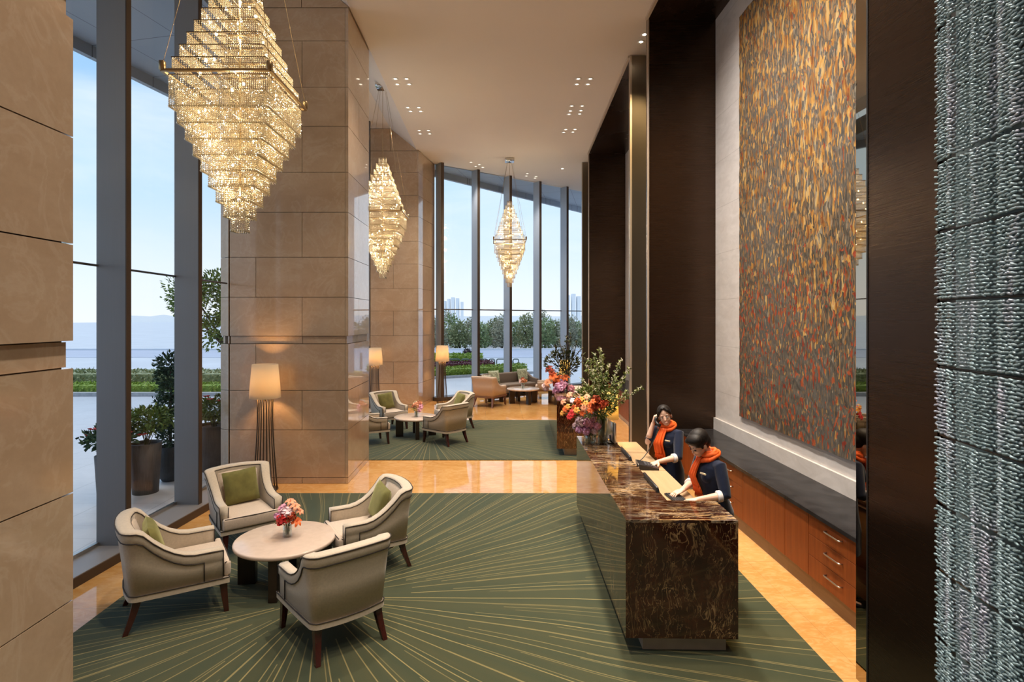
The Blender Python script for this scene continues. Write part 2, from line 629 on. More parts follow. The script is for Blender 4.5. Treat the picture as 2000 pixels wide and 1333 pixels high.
def m_soffit():
    t = NT('soffit_panel')
    c = t.coord()
    s = t.sep(c)
    u = t.math('ADD', t.math('MULTIPLY', s[0], 0.976), t.math('MULTIPLY', s[1], -0.215))
    v = t.math('ADD', t.math('MULTIPLY', s[0], 0.215), t.math('MULTIPLY', s[1], 0.976))
    g = []
    for q, w in ((u, 1.2), (v, 1.45)):
        fr = t.math('FRACT', t.math('DIVIDE', t.math('ADD', q, 500), w))
        g.append(t.math('LESS_THAN', fr, 0.012))
    col = t.mix(t.math('MAXIMUM', g[0], g[1]), (0.27, 0.31, 0.36), (0.09, 0.10, 0.12))
    t.p(Base_Color=col, Roughness=0.5)
    return t.m


M = {}
M['stone'] = m_stone()
M['stone_polished'] = m_stone('polished_limestone', 2.3, 0.02)
M['stone_gap'] = plain('stone_joint', (0.10, 0.065, 0.04), 0.8)
M['floor'] = m_floor()
M['carpet'] = m_carpet()
M['marble'] = m_marble()
M['marble_top'] = m_marble('portoro_marble_top', True)
M['bronze'] = m_bronze('brushed_bronze', (0.080, 0.050, 0.034), 0.27)
M['bronze_grey'] = m_bronze('brushed_grey_bronze', (0.30, 0.25, 0.19), 0.33)
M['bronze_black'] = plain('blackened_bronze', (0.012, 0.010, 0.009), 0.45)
M['trim'] = plain('champagne_trim', (0.62, 0.52, 0.42), 0.35, 0.5)
M['mirror'] = plain('bronze_mirror', (0.42, 0.36, 0.28), 0.015, 1.0)
M['cherry'] = m_wood('cherry_veneer', (0.165, 0.034, 0.007), (0.270, 0.066, 0.013), 0.42)
M['cherry'].node_tree.nodes['Principled BSDF'].inputs['Coat Weight'].default_value = 0.0
M['cherry'].node_tree.nodes['Principled BSDF'].inputs['Specular IOR Level'].default_value = 0.2
M['cherry_dark'] = m_wood('kickboard_veneer', (0.12, 0.06, 0.03), (0.18, 0.09, 0.045), 0.5, axis=1)
M['maple'] = m_wood('pale_maple', (0.44, 0.29, 0.155), (0.56, 0.39, 0.225), 0.35, axis=1)
M['dark_wood'] = m_wood('dark_walnut', (0.010, 0.005, 0.0035), (0.028, 0.013, 0.008), 0.3)
M['red_wood'] = m_wood('mahogany_leg', (0.028, 0.007, 0.005), (0.065, 0.014, 0.009), 0.25)
M['light_wood'] = m_wood('walnut_frame', (0.14, 0.06, 0.025), (0.22, 0.10, 0.045), 0.3)
M['tapestry'] = m_tapestry()
M['pale_stone'] = m_panelstone()
M['ceiling'] = plain('warm_white_paint', (0.68, 0.61, 0.545), 0.85, var=0.02, vscale=0.5)
M['glass'] = m_glass()
M['vase'] = m_vase()
M['bead'] = m_bead()
M['curtain'] = m_curtain()
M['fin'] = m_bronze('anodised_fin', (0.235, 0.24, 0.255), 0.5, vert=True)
M['fin_far'] = m_bronze('lit_anodised_fin', (0.40, 0.46, 0.55), 0.5, vert=True)  # same metal as the near fins, outside reflection put into the colour
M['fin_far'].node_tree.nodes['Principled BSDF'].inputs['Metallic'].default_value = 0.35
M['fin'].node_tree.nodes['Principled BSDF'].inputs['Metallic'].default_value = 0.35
M['fin_edge'] = plain('fin_edge_bronze', (0.085, 0.06, 0.045), 0.45, 0.5)
M['fin_dark'] = plain('dark_sill_metal', (0.10, 0.09, 0.085), 0.4, 0.5)
M['sill'] = plain('grey_sill_metal', (0.30, 0.28, 0.27), 0.45, 0.4)
M['soffit'] = m_soffit()
M['plaza'] = m_plaza()
M['kerb'] = plain('kerb_stone', (0.36, 0.37, 0.38), 0.8, var=0.15)
M['fabric'] = plain('oatmeal_weave', (0.56, 0.475, 0.37), 0.9, var=0.07, vscale=60, spec=0.15, Sheen_Weight=0.25)
M['fabric_in'] = plain('oatmeal_seat_weave', (0.60, 0.49, 0.39), 0.9, var=0.06, vscale=60, spec=0.15, Sheen_Weight=0.25)
M['piping'] = plain('dark_piping', (0.035, 0.025, 0.020), 0.7)
M['peach'] = plain('peach_weave', (0.56, 0.44, 0.35), 0.9, var=0.05, vscale=60, spec=0.15)
M['sofa'] = plain('taupe_weave', (0.21, 0.17, 0.14), 0.95, var=0.08, vscale=60, spec=0.1)
M['green_velvet'] = plain('olive_velvet', (0.155, 0.140, 0.042), 0.85, var=0.2, vscale=10, spec=0.15, Sheen_Weight=0.6, Sheen_Tint=(0.8, 0.8, 0.4, 1))
M['table_stone'] = plain('cream_marble_top', (0.62, 0.49, 0.40), 0.12, var=0.05, vscale=14)
M['chrome'] = plain('polished_chrome', (0.75, 0.74, 0.72), 0.12, 1.0)
M['steel'] = plain('satin_steel', (0.55, 0.52, 0.48), 0.28, 1.0)
M['brass'] = plain('antique_brass', (0.42, 0.30, 0.16), 0.3, 0.9)
M['tier'] = plain('tier_wire_brass', (0.16, 0.10, 0.045), 0.4, 0.8)
M['rod'] = plain('dark_bronze_rod', (0.13, 0.10, 0.075), 0.4, 0.8)
M['bulb'] = emit('warm_bulb', (1.0, 0.80, 0.45), 25)
M['lens'] = emit('downlight_lens', (1.0, 0.86, 0.68), 2.4)
M['lens_hot'] = emit('bright_downlight_lens', (1.0, 0.86, 0.66), 14)
M['shade'] = m_shade((0.84, 0.74, 0.58), 0.6)
M['shade_yellow'] = m_shade((0.86, 0.72, 0.36), 0.6)
M['black'] = plain('black_plastic', (0.012, 0.012, 0.013), 0.4)
M['screen'] = plain('dark_screen', (0.01, 0.011, 0.013), 0.1)
M['stonetop'] = plain('black_vein_stone', (0.020, 0.019, 0.020), 0.25, var=0.4, vscale=6, spec=0.08)
M['plinth'] = plain('plinth_stone', (0.42, 0.34, 0.26), 0.4, var=0.1)
M['navy'] = plain('navy_wool', (0.0065, 0.012, 0.034), 0.85, var=0.12, vscale=30, spec=0.2, Sheen_Weight=0.2)
M['orange'] = plain('orange_silk', (0.84, 0.125, 0.018), 0.6, var=0.12, vscale=14, spec=0.3)
M['skin'] = plain('skin', (0.74, 0.475, 0.35), 0.5, var=0.04, vscale=12, Subsurface_Weight=0.08)
M['hair'] = plain('black_hair', (0.010, 0.007, 0.006), 0.55, var=0.6, vscale=70, spec=0.25)
M['cuff'] = plain('white_cuff', (0.78, 0.73, 0.72), 0.8)
M['lips'] = plain('lips', (0.50, 0.16, 0.14), 0.4)
M['eye'] = plain('dark_eye', (0.02, 0.012, 0.01), 0.3)
M['white'] = plain('white_enamel', (0.85, 0.83, 0.80), 0.3)
M['leaf'] = m_leaf('bush_leaf', (0.05, 0.10, 0.02), (0.24, 0.33, 0.06))
M['leaf_dark'] = m_leaf('deep_leaf', (0.016, 0.048, 0.022), (0.065, 0.135, 0.055))
M['leaf_lime'] = m_leaf('clipped_leaf', (0.13, 0.22, 0.02), (0.34, 0.44, 0.06))
M['leaf_olive'] = m_leaf('olive_leaf', (0.15, 0.18, 0.08), (0.38, 0.39, 0.18))
M['leaf_haze'] = m_leaf('grey_green_leaf', (0.26, 0.27, 0.19), (0.50, 0.47, 0.32))  # distance haze lightens this leaf colour
M['leaf_belt'] = m_leaf('belt_leaf', (0.16, 0.23, 0.10), (0.38, 0.46, 0.20))
M['leaf_spray'] = m_leaf('spray_leaf', (0.06, 0.10, 0.02), (0.26, 0.30, 0.08))
M['leaf_red'] = m_leaf('maroon_leaf', (0.07, 0.016, 0.022), (0.22, 0.05, 0.07))
M['leaf_maroon'] = m_leaf('dark_maroon_leaf', (0.022, 0.010, 0.012), (0.06, 0.028, 0.03))
M['stem'] = plain('green_stem', (0.07, 0.11, 0.03), 0.6)
M['branch'] = plain('dark_branch', (0.035, 0.026, 0.018), 0.8)
M['bark'] = plain('bark', (0.10, 0.075, 0.055), 0.9)
M['f_white'] = plain('cream_petal', (0.82, 0.76, 0.58), 0.7)
M['f_orange'] = plain('orange_petal', (0.80, 0.16, 0.03), 0.6, var=0.3, vscale=40)
M['f_gold'] = plain('golden_petal', (0.82, 0.36, 0.06), 0.6, var=0.3, vscale=40)
M['f_red'] = plain('red_petal', (0.62, 0.03, 0.03), 0.6, var=0.3, vscale=40)
M['f_pink'] = plain('pink_petal', (0.84, 0.42, 0.56), 0.7, var=0.2, vscale=40)
M['f_mauve'] = plain('mauve_petal', (0.74, 0.40, 0.62), 0.7, var=0.25, vscale=40)
M['f_pale'] = plain('pale_pink_petal', (0.88, 0.68, 0.72), 0.7, var=0.12, vscale=40)
M['f_peach'] = plain('peach_petal', (0.82, 0.36, 0.20), 0.7, var=0.25, vscale=40)
M['f_dark'] = plain('rust_petal', (0.42, 0.055, 0.015), 0.7, var=0.3, vscale=40)
M['pot_grey'] = m_planter('grey_planter', (0.055, 0.045, 0.04), (0.13, 0.11, 0.10))
M['pot_dark'] = m_planter('dark_glazed_planter', (0.012, 0.014, 0.016), (0.04, 0.042, 0.045))
M['soil'] = plain('soil', (0.03, 0.02, 0.014), 0.95)
M['rail'] = plain('grey_green_paint', (0.10, 0.14, 0.13), 0.5)
M['hill'] = plain('hazy_hill', (0.84, 0.88, 0.92), 1.0, spec=0.0)  # haze of the distance put into the base colour
M['tower'] = plain('hazy_tower', (0.74, 0.80, 0.86), 1.0, spec=0.0)  # haze put into the base colour here too
# ------------------------------------------------------------------ camera, sky
cam = bpy.data.cameras.new('camera')
cam.sensor_width = 36
cam.lens = 36 * F / 2000
cam.shift_x = 32 / 2000
cam.shift_y = -44.5 / 2000
cam.clip_start = 0.05
cam.clip_end = 3000
co = bpy.data.objects.new('camera', cam)
COL.objects.link(co)
co.location = (0, 0, H)
co.rotation_euler = (pi / 2, 0, 0)
SC.camera = co

w = bpy.data.worlds.new('sky')
SC.world = w
w.use_nodes = True
wt = w.node_tree
bg = wt.nodes['Background']


def wn(typ, ins=None, **pr):
    nd = wt.nodes.new(typ)
    for k, v in pr.items():
        setattr(nd, k, v)
    for k, v in (ins or {}).items():
        if hasattr(v, 'bl_idname') and 'Socket' in v.bl_idname:
            wt.links.new(v, nd.inputs[k])
        else:
            nd.inputs[k].default_value = v
    return nd


tc = wn('ShaderNodeTexCoord').outputs['Generated']
zz = wn('ShaderNodeSeparateXYZ', {0: tc}).outputs[2]
rp = wn('ShaderNodeValToRGB', {0: zz})
cr = rp.color_ramp
for e_ in range(3):
    cr.elements.new(0.5)
for e_, (p_, c_) in zip(cr.elements, [(0.0, (0.80, 0.84, 0.88)), (0.05, (0.74, 0.82, 0.90)), (0.22, (0.46, 0.67, 0.88)), (0.42, (0.25, 0.48, 0.78)), (0.9, (0.16, 0.34, 0.66))]):
    e_.position = p_
    e_.color = (*c_, 1)
mp = wn('ShaderNodeMapping', {'Vector': tc, 'Scale': (1.0, 1.0, 3.2)}).outputs[0]
nz = wn('ShaderNodeTexNoise', {'Vector': mp, 'Scale': 2.6, 'Detail': 6, 'Roughness': 0.55, 'Distortion': 0.4}).outputs[0]
cl = wn('ShaderNodeValToRGB', {0: nz})
cl.color_ramp.elements[0].position = 0.42
cl.color_ramp.elements[1].position = 0.72
cl.color_ramp.elements[0].color = (0, 0, 0, 1)
cl.color_ramp.elements[1].color = (0.75, 0.75, 0.75, 1)
mxs = wn('ShaderNodeMix', data_type='RGBA')
wt.links.new(cl.outputs[0], mxs.inputs[0])
wt.links.new(rp.outputs[0], mxs.inputs[6])
mxs.inputs[7].default_value = (0.76, 0.83, 0.90, 1)
wt.links.new(mxs.outputs[2], bg.inputs[0])
bg.inputs[1].default_value = SKY if 'SKY' in globals() else 1.0

# ------------------------------------------------------------------ window lines
XG = lambda y: -4.62 + 0.056 * (y - 6.23)       # glass of the left glazing
XS = lambda y: -4.27 + 0.074 * (y - 5.75)       # room side of its sill
W0, WD = Vector((-2.04, 19.0)), Vector((5.59, 4.2))
WL = lambda t: W0 + WD * t                       # glass line of the far glazing
WDn = WD.normalized()
WN = Vector((WDn.y, -WDn.x))                     # into the room
ZC = 7.9

# ------------------------------------------------------------------ floor, plaza, ceiling
e0, e1 = WL(-0.02), WL(1.06)
b = MB()
b.prism([(XG(-6), -6), (4.2, -6), (4.2, e1.y), (e1.x, e1.y), (e0.x, e0.y), (-4.2, 19.0), (XG(19), 18.9)], -0.03, 0.0)
struct('floor', b, M['floor'])
b = MB()
b.prism([(-260, -60), (260, -60), (260, 420), (-260, 420)], -0.25, -0.03)
struct('plaza_ground', b, M['plaza'])

b = MB()
prof = [(4.25, ZC), (-2.42, ZC), (-3.22, 8.55), (-4.75, 8.55), (-4.75, 9.0), (4.25, 9.0)]
n = len(prof)
ys = [(-6.0,) * n, (19.0,) * n]
v = [(x, -6.0, z) for x, z in prof] + [(x, 19.0, z) for x, z in prof]
f = [tuple(range(n))[::-1], tuple(range(n, 2 * n))] + [(i, (i + 1) % n, n + (i + 1) % n, n + i) for i in range(n)]
b.add(v, f)
b.prism([(e0.x, 19.0), (4.25, 19.0), (4.25, e1.y), (e1.x, e1.y), (e0.x, e0.y)], ZC, 9.0)
struct('ceiling', b, M['ceiling'])

SB = (-6.84, 14.84)
pe = lambda s: (-7.8 + 0.2204 * s, 10.5 + s)
pf = lambda u: (-2 - 0.909 * u, 20.17 - u)
b = MB()
g0 = WL(-0.02)
b.prism([(-4.78, -6), pe(-16.5), SB, (-4.78, 17.1)], ZC + 0.06, ZC + 0.5)
b.prism([(-3.0, 19.07), pf(-9.0), (WL(1.3).x, WL(1.3).y), (g0.x, g0.y + 0.02)], ZC + 0.06, ZC + 0.5)
b2 = [pe(-16.5), SB, pf(-9.0)]
for a_, c_ in ((b2[0], b2[1]), (b2[1], b2[2])):
    d = Vector((c_[0] - a_[0], c_[1] - a_[1])).normalized()
    q = Vector((-d.y, d.x)) * 0.12
    b.prism([a_, c_, (c_[0] + q.x, c_[1] + q.y), (a_[0] + q.x, a_[1] + q.y)], ZC - 0.16, ZC + 0.5)
struct('exterior_soffit', b, M['soffit'])

# walls behind the camera
b = MB().box(-4.9, -6.2, 0, 4.2, -6.0, 9)
struct('wall_back', b, M['stone'])

# ------------------------------------------------------------------ stone pillars
def joints_pillar(name, poly_of, rows, splits, label_=None, core=None, side_of=None):
    """rows: list of (z0, z1, inset); splits(i) -> list of x cut positions"""
    mb = MB()
    for i, (z0, z1, ins) in enumerate(rows):
        for poly in poly_of(i, ins):
            mb.prism(poly, z0 + 0.004, z1 - 0.004)
    o = struct(name, mb, M['stone'])
    if side_of:
        sm_ = MB()
        for i, (z0, z1, ins) in enumerate(rows):
            for poly in side_of(i, ins):
                sm_.prism(poly, z0 + 0.004, z1 - 0.004)
        sm_.build('polished_side', M['stone_polished'], o)
    if core:
        c_ = MB()
        for (poly, z0, z1) in core:
            c_.prism(poly, z0, z1)
        k = c_.build('joint_core', M['stone_gap'], o)
    return o


def cut_rect(x0, y0, x1, y1, cuts, g=0.004):
    xs = [x0] + sorted(cuts) + [x1]
    return [[(a + (g if i else 0), y0), (c - (g if i < len(xs) - 2 else 0), y0), (c - (g if i < len(xs) - 2 else 0), y1), (a + (g if i else 0), y1)]
            for i, (a, c) in enumerate(zip(xs[:-1], xs[1:]))]


# nearest pillar, cut off by the left edge of the view
R1 = [(0, 0.35, 0), (0.35, 1.03, 0), (1.03, 1.68, 0), (1.68, 2.44, 0), (2.44, 2.60, 0.025), (2.60, 3.19, 0), (3.19, 3.84, 0), (3.84, 4.56, 0), (4.56, 4.70, 0.025), (4.70, 5.45, 0), (5.45, 6.1, 0), (6.1, 6.86, 0), (6.86, 7.5, 0), (7.5, 8.55, 0)]


def p1(i, ins):
    return [[(-4.58, 0.6 + ins), (-2.57 - ins, 0.6 + ins), (-2.57 - ins, 3.46 - ins), (-4.58, 3.46 - ins)]]


def clip_top(o, fn):
    """lower every vertex to the coffered ceiling"""
    for q in o.data.vertices:
        q.co.z = min(q.co.z, fn(q.co.x) - 0.005)
    for k in kids(o):
        for q in k.data.vertices:
            q.co.z = min(q.co.z, fn(q.co.x) - 0.005)


def zceil(x):
    if x >= -2.42:
        return ZC
    if x <= -3.22:
        return 8.55
    return ZC + (-2.42 - x) / 0.8 * 0.65


o = joints_pillar('wall_left_pillar', p1, R1, None, core=[([(-4.54, 0.64), (-2.61, 0.64), (-2.61, 3.42), (-4.54, 3.42)], 0, 7.9)])
clip_top(o, lambda x: min(zceil(x), 8.5))

R2 = [(0, 0.10, 0), (0.10, 0.891, 0), (0.891, 1.544, 0), (1.544, 2.316, 0), (2.316, 2.443, 0.03), (2.443, 3.088, 0), (3.088, 3.749, 0), (3.749, 4.495, 0), (4.495, 5.157, 0), (5.157, 5.92, 0), (5.92, 6.57, 0), (6.57, 7.336, 0), (7.336, 7.885, 0)]
CA, CB = -3.205, -3.97


def p2(i, ins):
    x0, x1, y0, y1 = -4.40, -2.44 - ins, 9.42 + ins, 10.95 - ins
    cuts = {1: [], 3: [CB], 4: [CA], 2: [CA], 0: [CA]}.get(i, [CA] if i % 2 else [CB])
    xr = -2.49
    out = cut_rect(x0, y0, xr - 0.004, y1, cuts)
    out += [[(-4.425, y0), (-4.425, y0 + 0.6), (-4.60 + ins, y0 + 0.6), (-4.60 + ins, y0 + 0.10)]]
    return out


def p2s(i, ins):
    x1, y0, y1, xr = -2.44 - ins, 9.42 + ins, 10.95 - ins, -2.49
    out = []
    if i in (1, 3, 6, 7, 9, 11, 12):
        out += [[(xr, y0), (x1, y0), (x1, y1), (xr, y1)]]
    else:
        out += [[(xr, y0), (x1, y0), (x1, 10.146), (xr, 10.146)], [(xr, 10.154), (x1, 10.154), (x1, y1), (xr, y1)]]
    return out


def clip_pillar(name, fn, rows, core):
    o_ = joints_pillar(name, fn, rows, None, core=core)
    return o_


def topped(poly, z0):
    """a block between z0 and the sloping coffer above it"""
    mb = MB()
    n_ = len(poly)
    a_ = sum(poly[i][0] * poly[(i + 1) % n_][1] - poly[(i + 1) % n_][0] * poly[i][1] for i in range(n_))
    if a_ < 0:
        poly = poly[::-1]
    mb.add([(x, y, z0) for x, y in poly] + [(x, y, zceil(x) - 0.012) for x, y in poly],
           [tuple(range(n_))[::-1], tuple(range(n_, 2 * n_))] + [(i, (i + 1) % n_, n_ + (i + 1) % n_, n_ + i) for i in range(n_)])
    return mb


o = joints_pillar('wall_left_pillar', p2, R2, None, side_of=p2s, core=[([(-4.50, 9.47), (-2.48, 9.47), (-2.48, 10.9), (-4.50, 10.9)], 0, 7.89)])
tb = MB()
for xa, xb in ((-4.40, -3.97), (-3.96, -3.22), (-3.21, -2.44)):
    q = topped([(xa, 9.42), (xb, 9.42), (xb, 10.95), (xa, 10.95)], 7.893)
    tb.add(q.v, q.f)
tb.build('top_course', M['stone'], o)

R3 = [(0, 0.10, 0), (0.10, 0.74, 0), (0.74, 1.40, 0), (1.40, 2.2, 0), (2.2, 2.96, 0), (2.96, 3.65, 0), (3.65, 4.4, 0), (4.4, 5.1, 0), (5.1, 5.85, 0), (5.85, 6.5, 0), (6.5, 7.2, 0), (7.2, 7.86, 0)]


def p3(i, ins):
    k = -3.13 if i % 2 == 0 else -3.9
    return [[(-4.35, 17.4), (k - 0.004, 17.4), (k - 0.004, 19.0), (-4.35, 19.0)], [(k + 0.004, 17.4), (-2.40, 17.4), (-2.10, 18.98), (k + 0.004, 18.98)]]


def p3s(i, ins):
    return [[(-2.398, 17.4), (-2.36, 17.4), (-2.06, 18.98), (-2.098, 18.98)]]


o = joints_pillar('wall_left_pillar', p3, R3, None, side_of=p3s, core=[([(-4.3, 17.45), (-2.42, 17.45), (-2.14, 18.9), (-4.3, 18.9)], 0, 7.87)])
tb = MB()
for xa, xb, xc in ((-4.35, -3.23, -3.23), (-3.22, -2.36, -2.36)):
    q = topped([(xa, 17.4), (xb, 17.4), (xc, 18.98), (xa, 18.98)], 7.868)
    tb.add(q.v, q.f)
q = MB().prism([(-2.355, 17.45), (-2.06, 18.98), (-2.355, 18.98)], 7.868, 7.89)
tb.add(q.v, q.f)
tb.build('top_course', M['stone'], o)

# ------------------------------------------------------------------ left glazing
def left_glazing(name, y0, y1, fins):
    o = MB().prism([(XG(y0) - 0.06, y0), (XS(y0), y0), (XS(y1), y1), (XG(y1) - 0.06, y1)], 0.0, 0.11).build(name, M['sill'])
    o['kind'] = 'structure'
    MB().prism([(XS(y0) - 0.004, y0), (XS(y0) + 0.006, y0), (XS(y1) + 0.006, y1), (XS(y1) - 0.004, y1)], 0.0, 0.100).build('sill_face', M['fin_edge'], o)
    for fy in fins:
        xg = XG(fy)
        MB().box(xg - 0.01, fy, 0.11, xg + 0.325, fy + 0.085, 8.55).build('mullion', M['fin'], o)
        MB().box(xg + 0.325, fy - 0.002, 0.11, xg + 0.337, fy + 0.087, 8.549).build('mullion_edge', M['fin_edge'], o)
    tz = lambda y: 3.35 - 0.012 * (y - 6.5)
    MB().tube([(XG(y0), y0, tz(y0)), (XG(y1), y1, tz(y1))], 0.014, 6).build('transom', M['fin_dark'], o)
    MB().prism([(XG(y0) - 0.02, y0), (XG(y0) + 0.02, y0), (XG(y1) + 0.02, y1), (XG(y1) - 0.02, y1)], 0.11, 0.15).build('glazing_channel', M['steel'], o)
    cuts = [y0] + [q for fy in fins for q in (fy - 0.001, fy + 0.101)] + [y1]
    for a_, c_ in zip(cuts[::2], cuts[1::2]):
        if c_ - a_ > 0.1:
            MB().prism([(XG(a_) - 0.006, a_), (XG(a_) + 0.006, a_), (XG(c_) + 0.006, c_), (XG(c_) - 0.006, c_)], 0.13, 8.55).build('glass_pane', M['glass'], o)
    return o


left_glazing('window_1', 3.47, 9.40, [3.67, 5.12, 6.57, 8.02])
left_glazing('window_2', -5.98, 0.59, [-5.03, -3.58, -2.13, -0.68])
left_glazing('window_3', 10.97, 17.38, [12.37, 13.82, 15.27, 16.72])

# ------------------------------------------------------------------ far glazing
def far_pt(t, off=0.0):
    q = WL(t) + WN * off
    return (q.x, q.y)


def strip(t0, t1, o0, o1):
    return [far_pt(t0, o0), far_pt(t1, o0), far_pt(t1, o1), far_pt(t0, o1)]


o = MB().prism(strip(-0.015, 1.05, -0.06, 0.33), 0.0, 0.12).build('window_4', M['fin_dark'])
o['kind'] = 'structure'
for t_ in (0.018, 0.227, 0.430, 0.634, 0.836, 1.04):
    hw = 0.05 / 6.99
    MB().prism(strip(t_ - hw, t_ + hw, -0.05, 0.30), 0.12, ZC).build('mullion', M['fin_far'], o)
    MB().prism(strip(t_ - hw * 1.02, t_ + hw * 1.02, 0.30, 0.315), 0.12, ZC - 0.001).build('mullion_edge', M['fin_edge'], o)
pa, pb = far_pt(-0.01), far_pt(1.05)
MB().tube([(pa[0], pa[1], 3.04), (pb[0], pb[1], 3.03)], 0.02, 6).build('transom', M['fin_dark'], o)
for a_, c_ in zip((0.026, 0.235, 0.438, 0.642, 0.844), (0.219, 0.422, 0.626, 0.828, 1.032)):
    MB().prism(strip(a_, c_, -0.006, 0.006), 0.12, ZC).build('glass_pane', M['glass'], o)
b = MB().prism([(-2.12, 18.9), (-2.04, 19.0), (-2.2, 19.2), (-4.6, 19.2), (-4.6, 18.99), (-2.2, 18.99)], 0, ZC)
struct('wall_far_return', b, M['stone'])

# ------------------------------------------------------------------ right wall: bronze portals
XP = 2.61
struct('wall_right', MB().box(3.77, 3.2, 0, 4.1, 9.9, ZC), M['pale_stone'])
b = MB().box(XP, 9.75, 0, 3.77, 9.86, ZC)
for z in (1.9, 3.35, 4.8, 6.25):
    pass
struct('wall_right_portal_panel', b, M['bronze'])
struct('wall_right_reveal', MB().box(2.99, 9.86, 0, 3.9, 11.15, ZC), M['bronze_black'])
struct('wall_right_pier', MB().box(2.645, 11.15, 0, 3.9, 11.30, ZC - 0.01), M['bronze_grey'])
# soffits of the two niches
struct('ceiling_niche_soffit', MB().box(XP, 4.0, ZC - 0.04, 3.77, 9.75, ZC - 0.002), M['bronze'])
NB = Vector((2.91, 17.75))
b = MB().prism([(2.645, 11.30), (3.95, 11.30), (4.05, 17.75), (2.91, 17.75)], ZC - 0.04, ZC - 0.002)
struct('ceiling_niche_soffit', b, M['bronze'])
struct('wall_right_portal_panel', MB().box(2.91, 17.75, 0, 4.05, 17.86, ZC), M['bronze'])
struct('wall_right_far', MB().prism([(3.95, 11.3), (4.2, 11.3), (4.25, 17.76), (4.05, 17.76)], 0, ZC), M['pale_stone'])
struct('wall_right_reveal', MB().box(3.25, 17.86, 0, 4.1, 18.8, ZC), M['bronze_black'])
struct('wall_right_pier', MB().box(2.865, 18.8, 0, 4.1, 18.95, ZC - 0.01), M['bronze_grey'])
struct('wall_right_end', MB().prism([(3.3, 18.95), (4.2, 18.95), (4.2, 23.7), (3.6, 23.3)], 0, ZC), M['pale_stone'])
# pale edge trims
tr = [(2.598, 9.735, 2.628, 9.765), (2.632, 11.135, 2.668, 11.165), (2.975, 11.12, 2.99, 11.15), (2.892, 17.735, 2.918, 17.765), (2.852, 18.785, 2.88, 18.815)]
for i, (x0, y0, x1, y1) in enumerate(tr):
    struct('trim_%d' % (i + 1), MB().box(x0, y0, 0.0, x1, y1, ZC - 0.012), M['trim'])
struct('trim_6', MB().box(XP - 0.05, 4.0, ZC - 0.05, XP, 9.735, ZC - 0.004), M['trim'])
struct('trim_7', MB().prism([(2.60, 11.17), (2.645, 11.17), (2.905, 17.735), (2.86, 17.735)], ZC - 0.05, ZC - 0.004), M['trim'])
# near pier with its mirror strip
struct('wall_right_near_pier', MB().box(XP, 3.36, 0, 3.9, 3.985, ZC), M['bronze'])
struct('trim_8', MB().box(XP - 0.004, 3.985, 0, 2.95, 4.0, ZC), M['bronze_black'])
struct('wall_right_mirror', MB().box(2.74, 4.0, 0, 3.77, 4.325, ZC - 0.045), M['mirror'])
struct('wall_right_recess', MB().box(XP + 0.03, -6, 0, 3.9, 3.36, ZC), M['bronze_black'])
# stone upstand behind the counter
struct('wall_right_upstand', MB().box(3.735, 4.33, 0.80, 3.77, 9.75, 1.04), M['pale_stone'])
# ------------------------------------------------------------------ carpets
tag(MB().prism([(-3.66 + 1.72, 3.48 - 5.55), (-2.55 + 1.72, 3.48 - 5.55), (-2.55 + 1.72, -4.0 - 5.55), (2.60 + 1.72, -4.0 - 5.55), (2.60 + 1.72, 3.3 - 5.55), (2.66 + 1.72, 8.87 - 5.55), (-3.66 + 1.72, 8.87 - 5.55)], 0.0005, 0.012).build('carpet', M['carpet'], loc=(-1.72, 5.55, 0)),
    'large olive green carpet with tan rays under the nearest seating group', 'carpet', 'burst carpets')
tag(MB().prism([(-3.66 + 1.5, 10.96 - 13.2), (2.60 + 1.5, 10.96 - 13.2), (2.66 + 1.5, 15.25 - 13.2), (-3.66 + 1.5, 15.25 - 13.2)], 0.0005, 0.012).build('carpet', M['carpet'], loc=(-1.5, 13.2, 0)),
    'blue green carpet with rays beyond the marble strip, under the middle seating group', 'carpet', 'burst carpets')
ZF = 0.012   # top of the carpet

# ------------------------------------------------------------------ club chair
def plan_curve():
    """outer plan of the shell, left arm front -> back -> right arm front"""
    pts = []
    for i in range(9):                       # left side
        s = i / 8
        pts.append((0.345 - 0.595 * s, 0.335 - 0.015 * s * s))
    cx, cy, r = -0.27, 0.255, 0.065           # rounded back corner
    for i in range(1, 7):
        a = radians(90 + 15 * i)
        pts.append((cx + r * 1.2 * cos(a), cy + r * sin(a)))
    for i in range(1, 6):                    # gently bowed back
        y = 0.255 - i * 0.0638
        pts.append((-0.348 - 0.030 * (1 - (y / 0.255) ** 2), y))
    half = pts[:]
    mid = half[:-3] if False else half
    out = [p for p in half if p[1] > -1e-6]
    out = [p for p in out if p[1] >= 0]
    return out + [(x, -y) for x, y in reversed(out) if y > 1e-6]


def top_height(x, y):
    s = max(0.0, min(1.0, (x + 0.27) / 0.42))
    e = (1 - s) ** 2.0
    return 0.585 + 0.285 * e + (0.012 * (1 - (abs(y) / 0.3) ** 2) if x < -0.25 else 0)


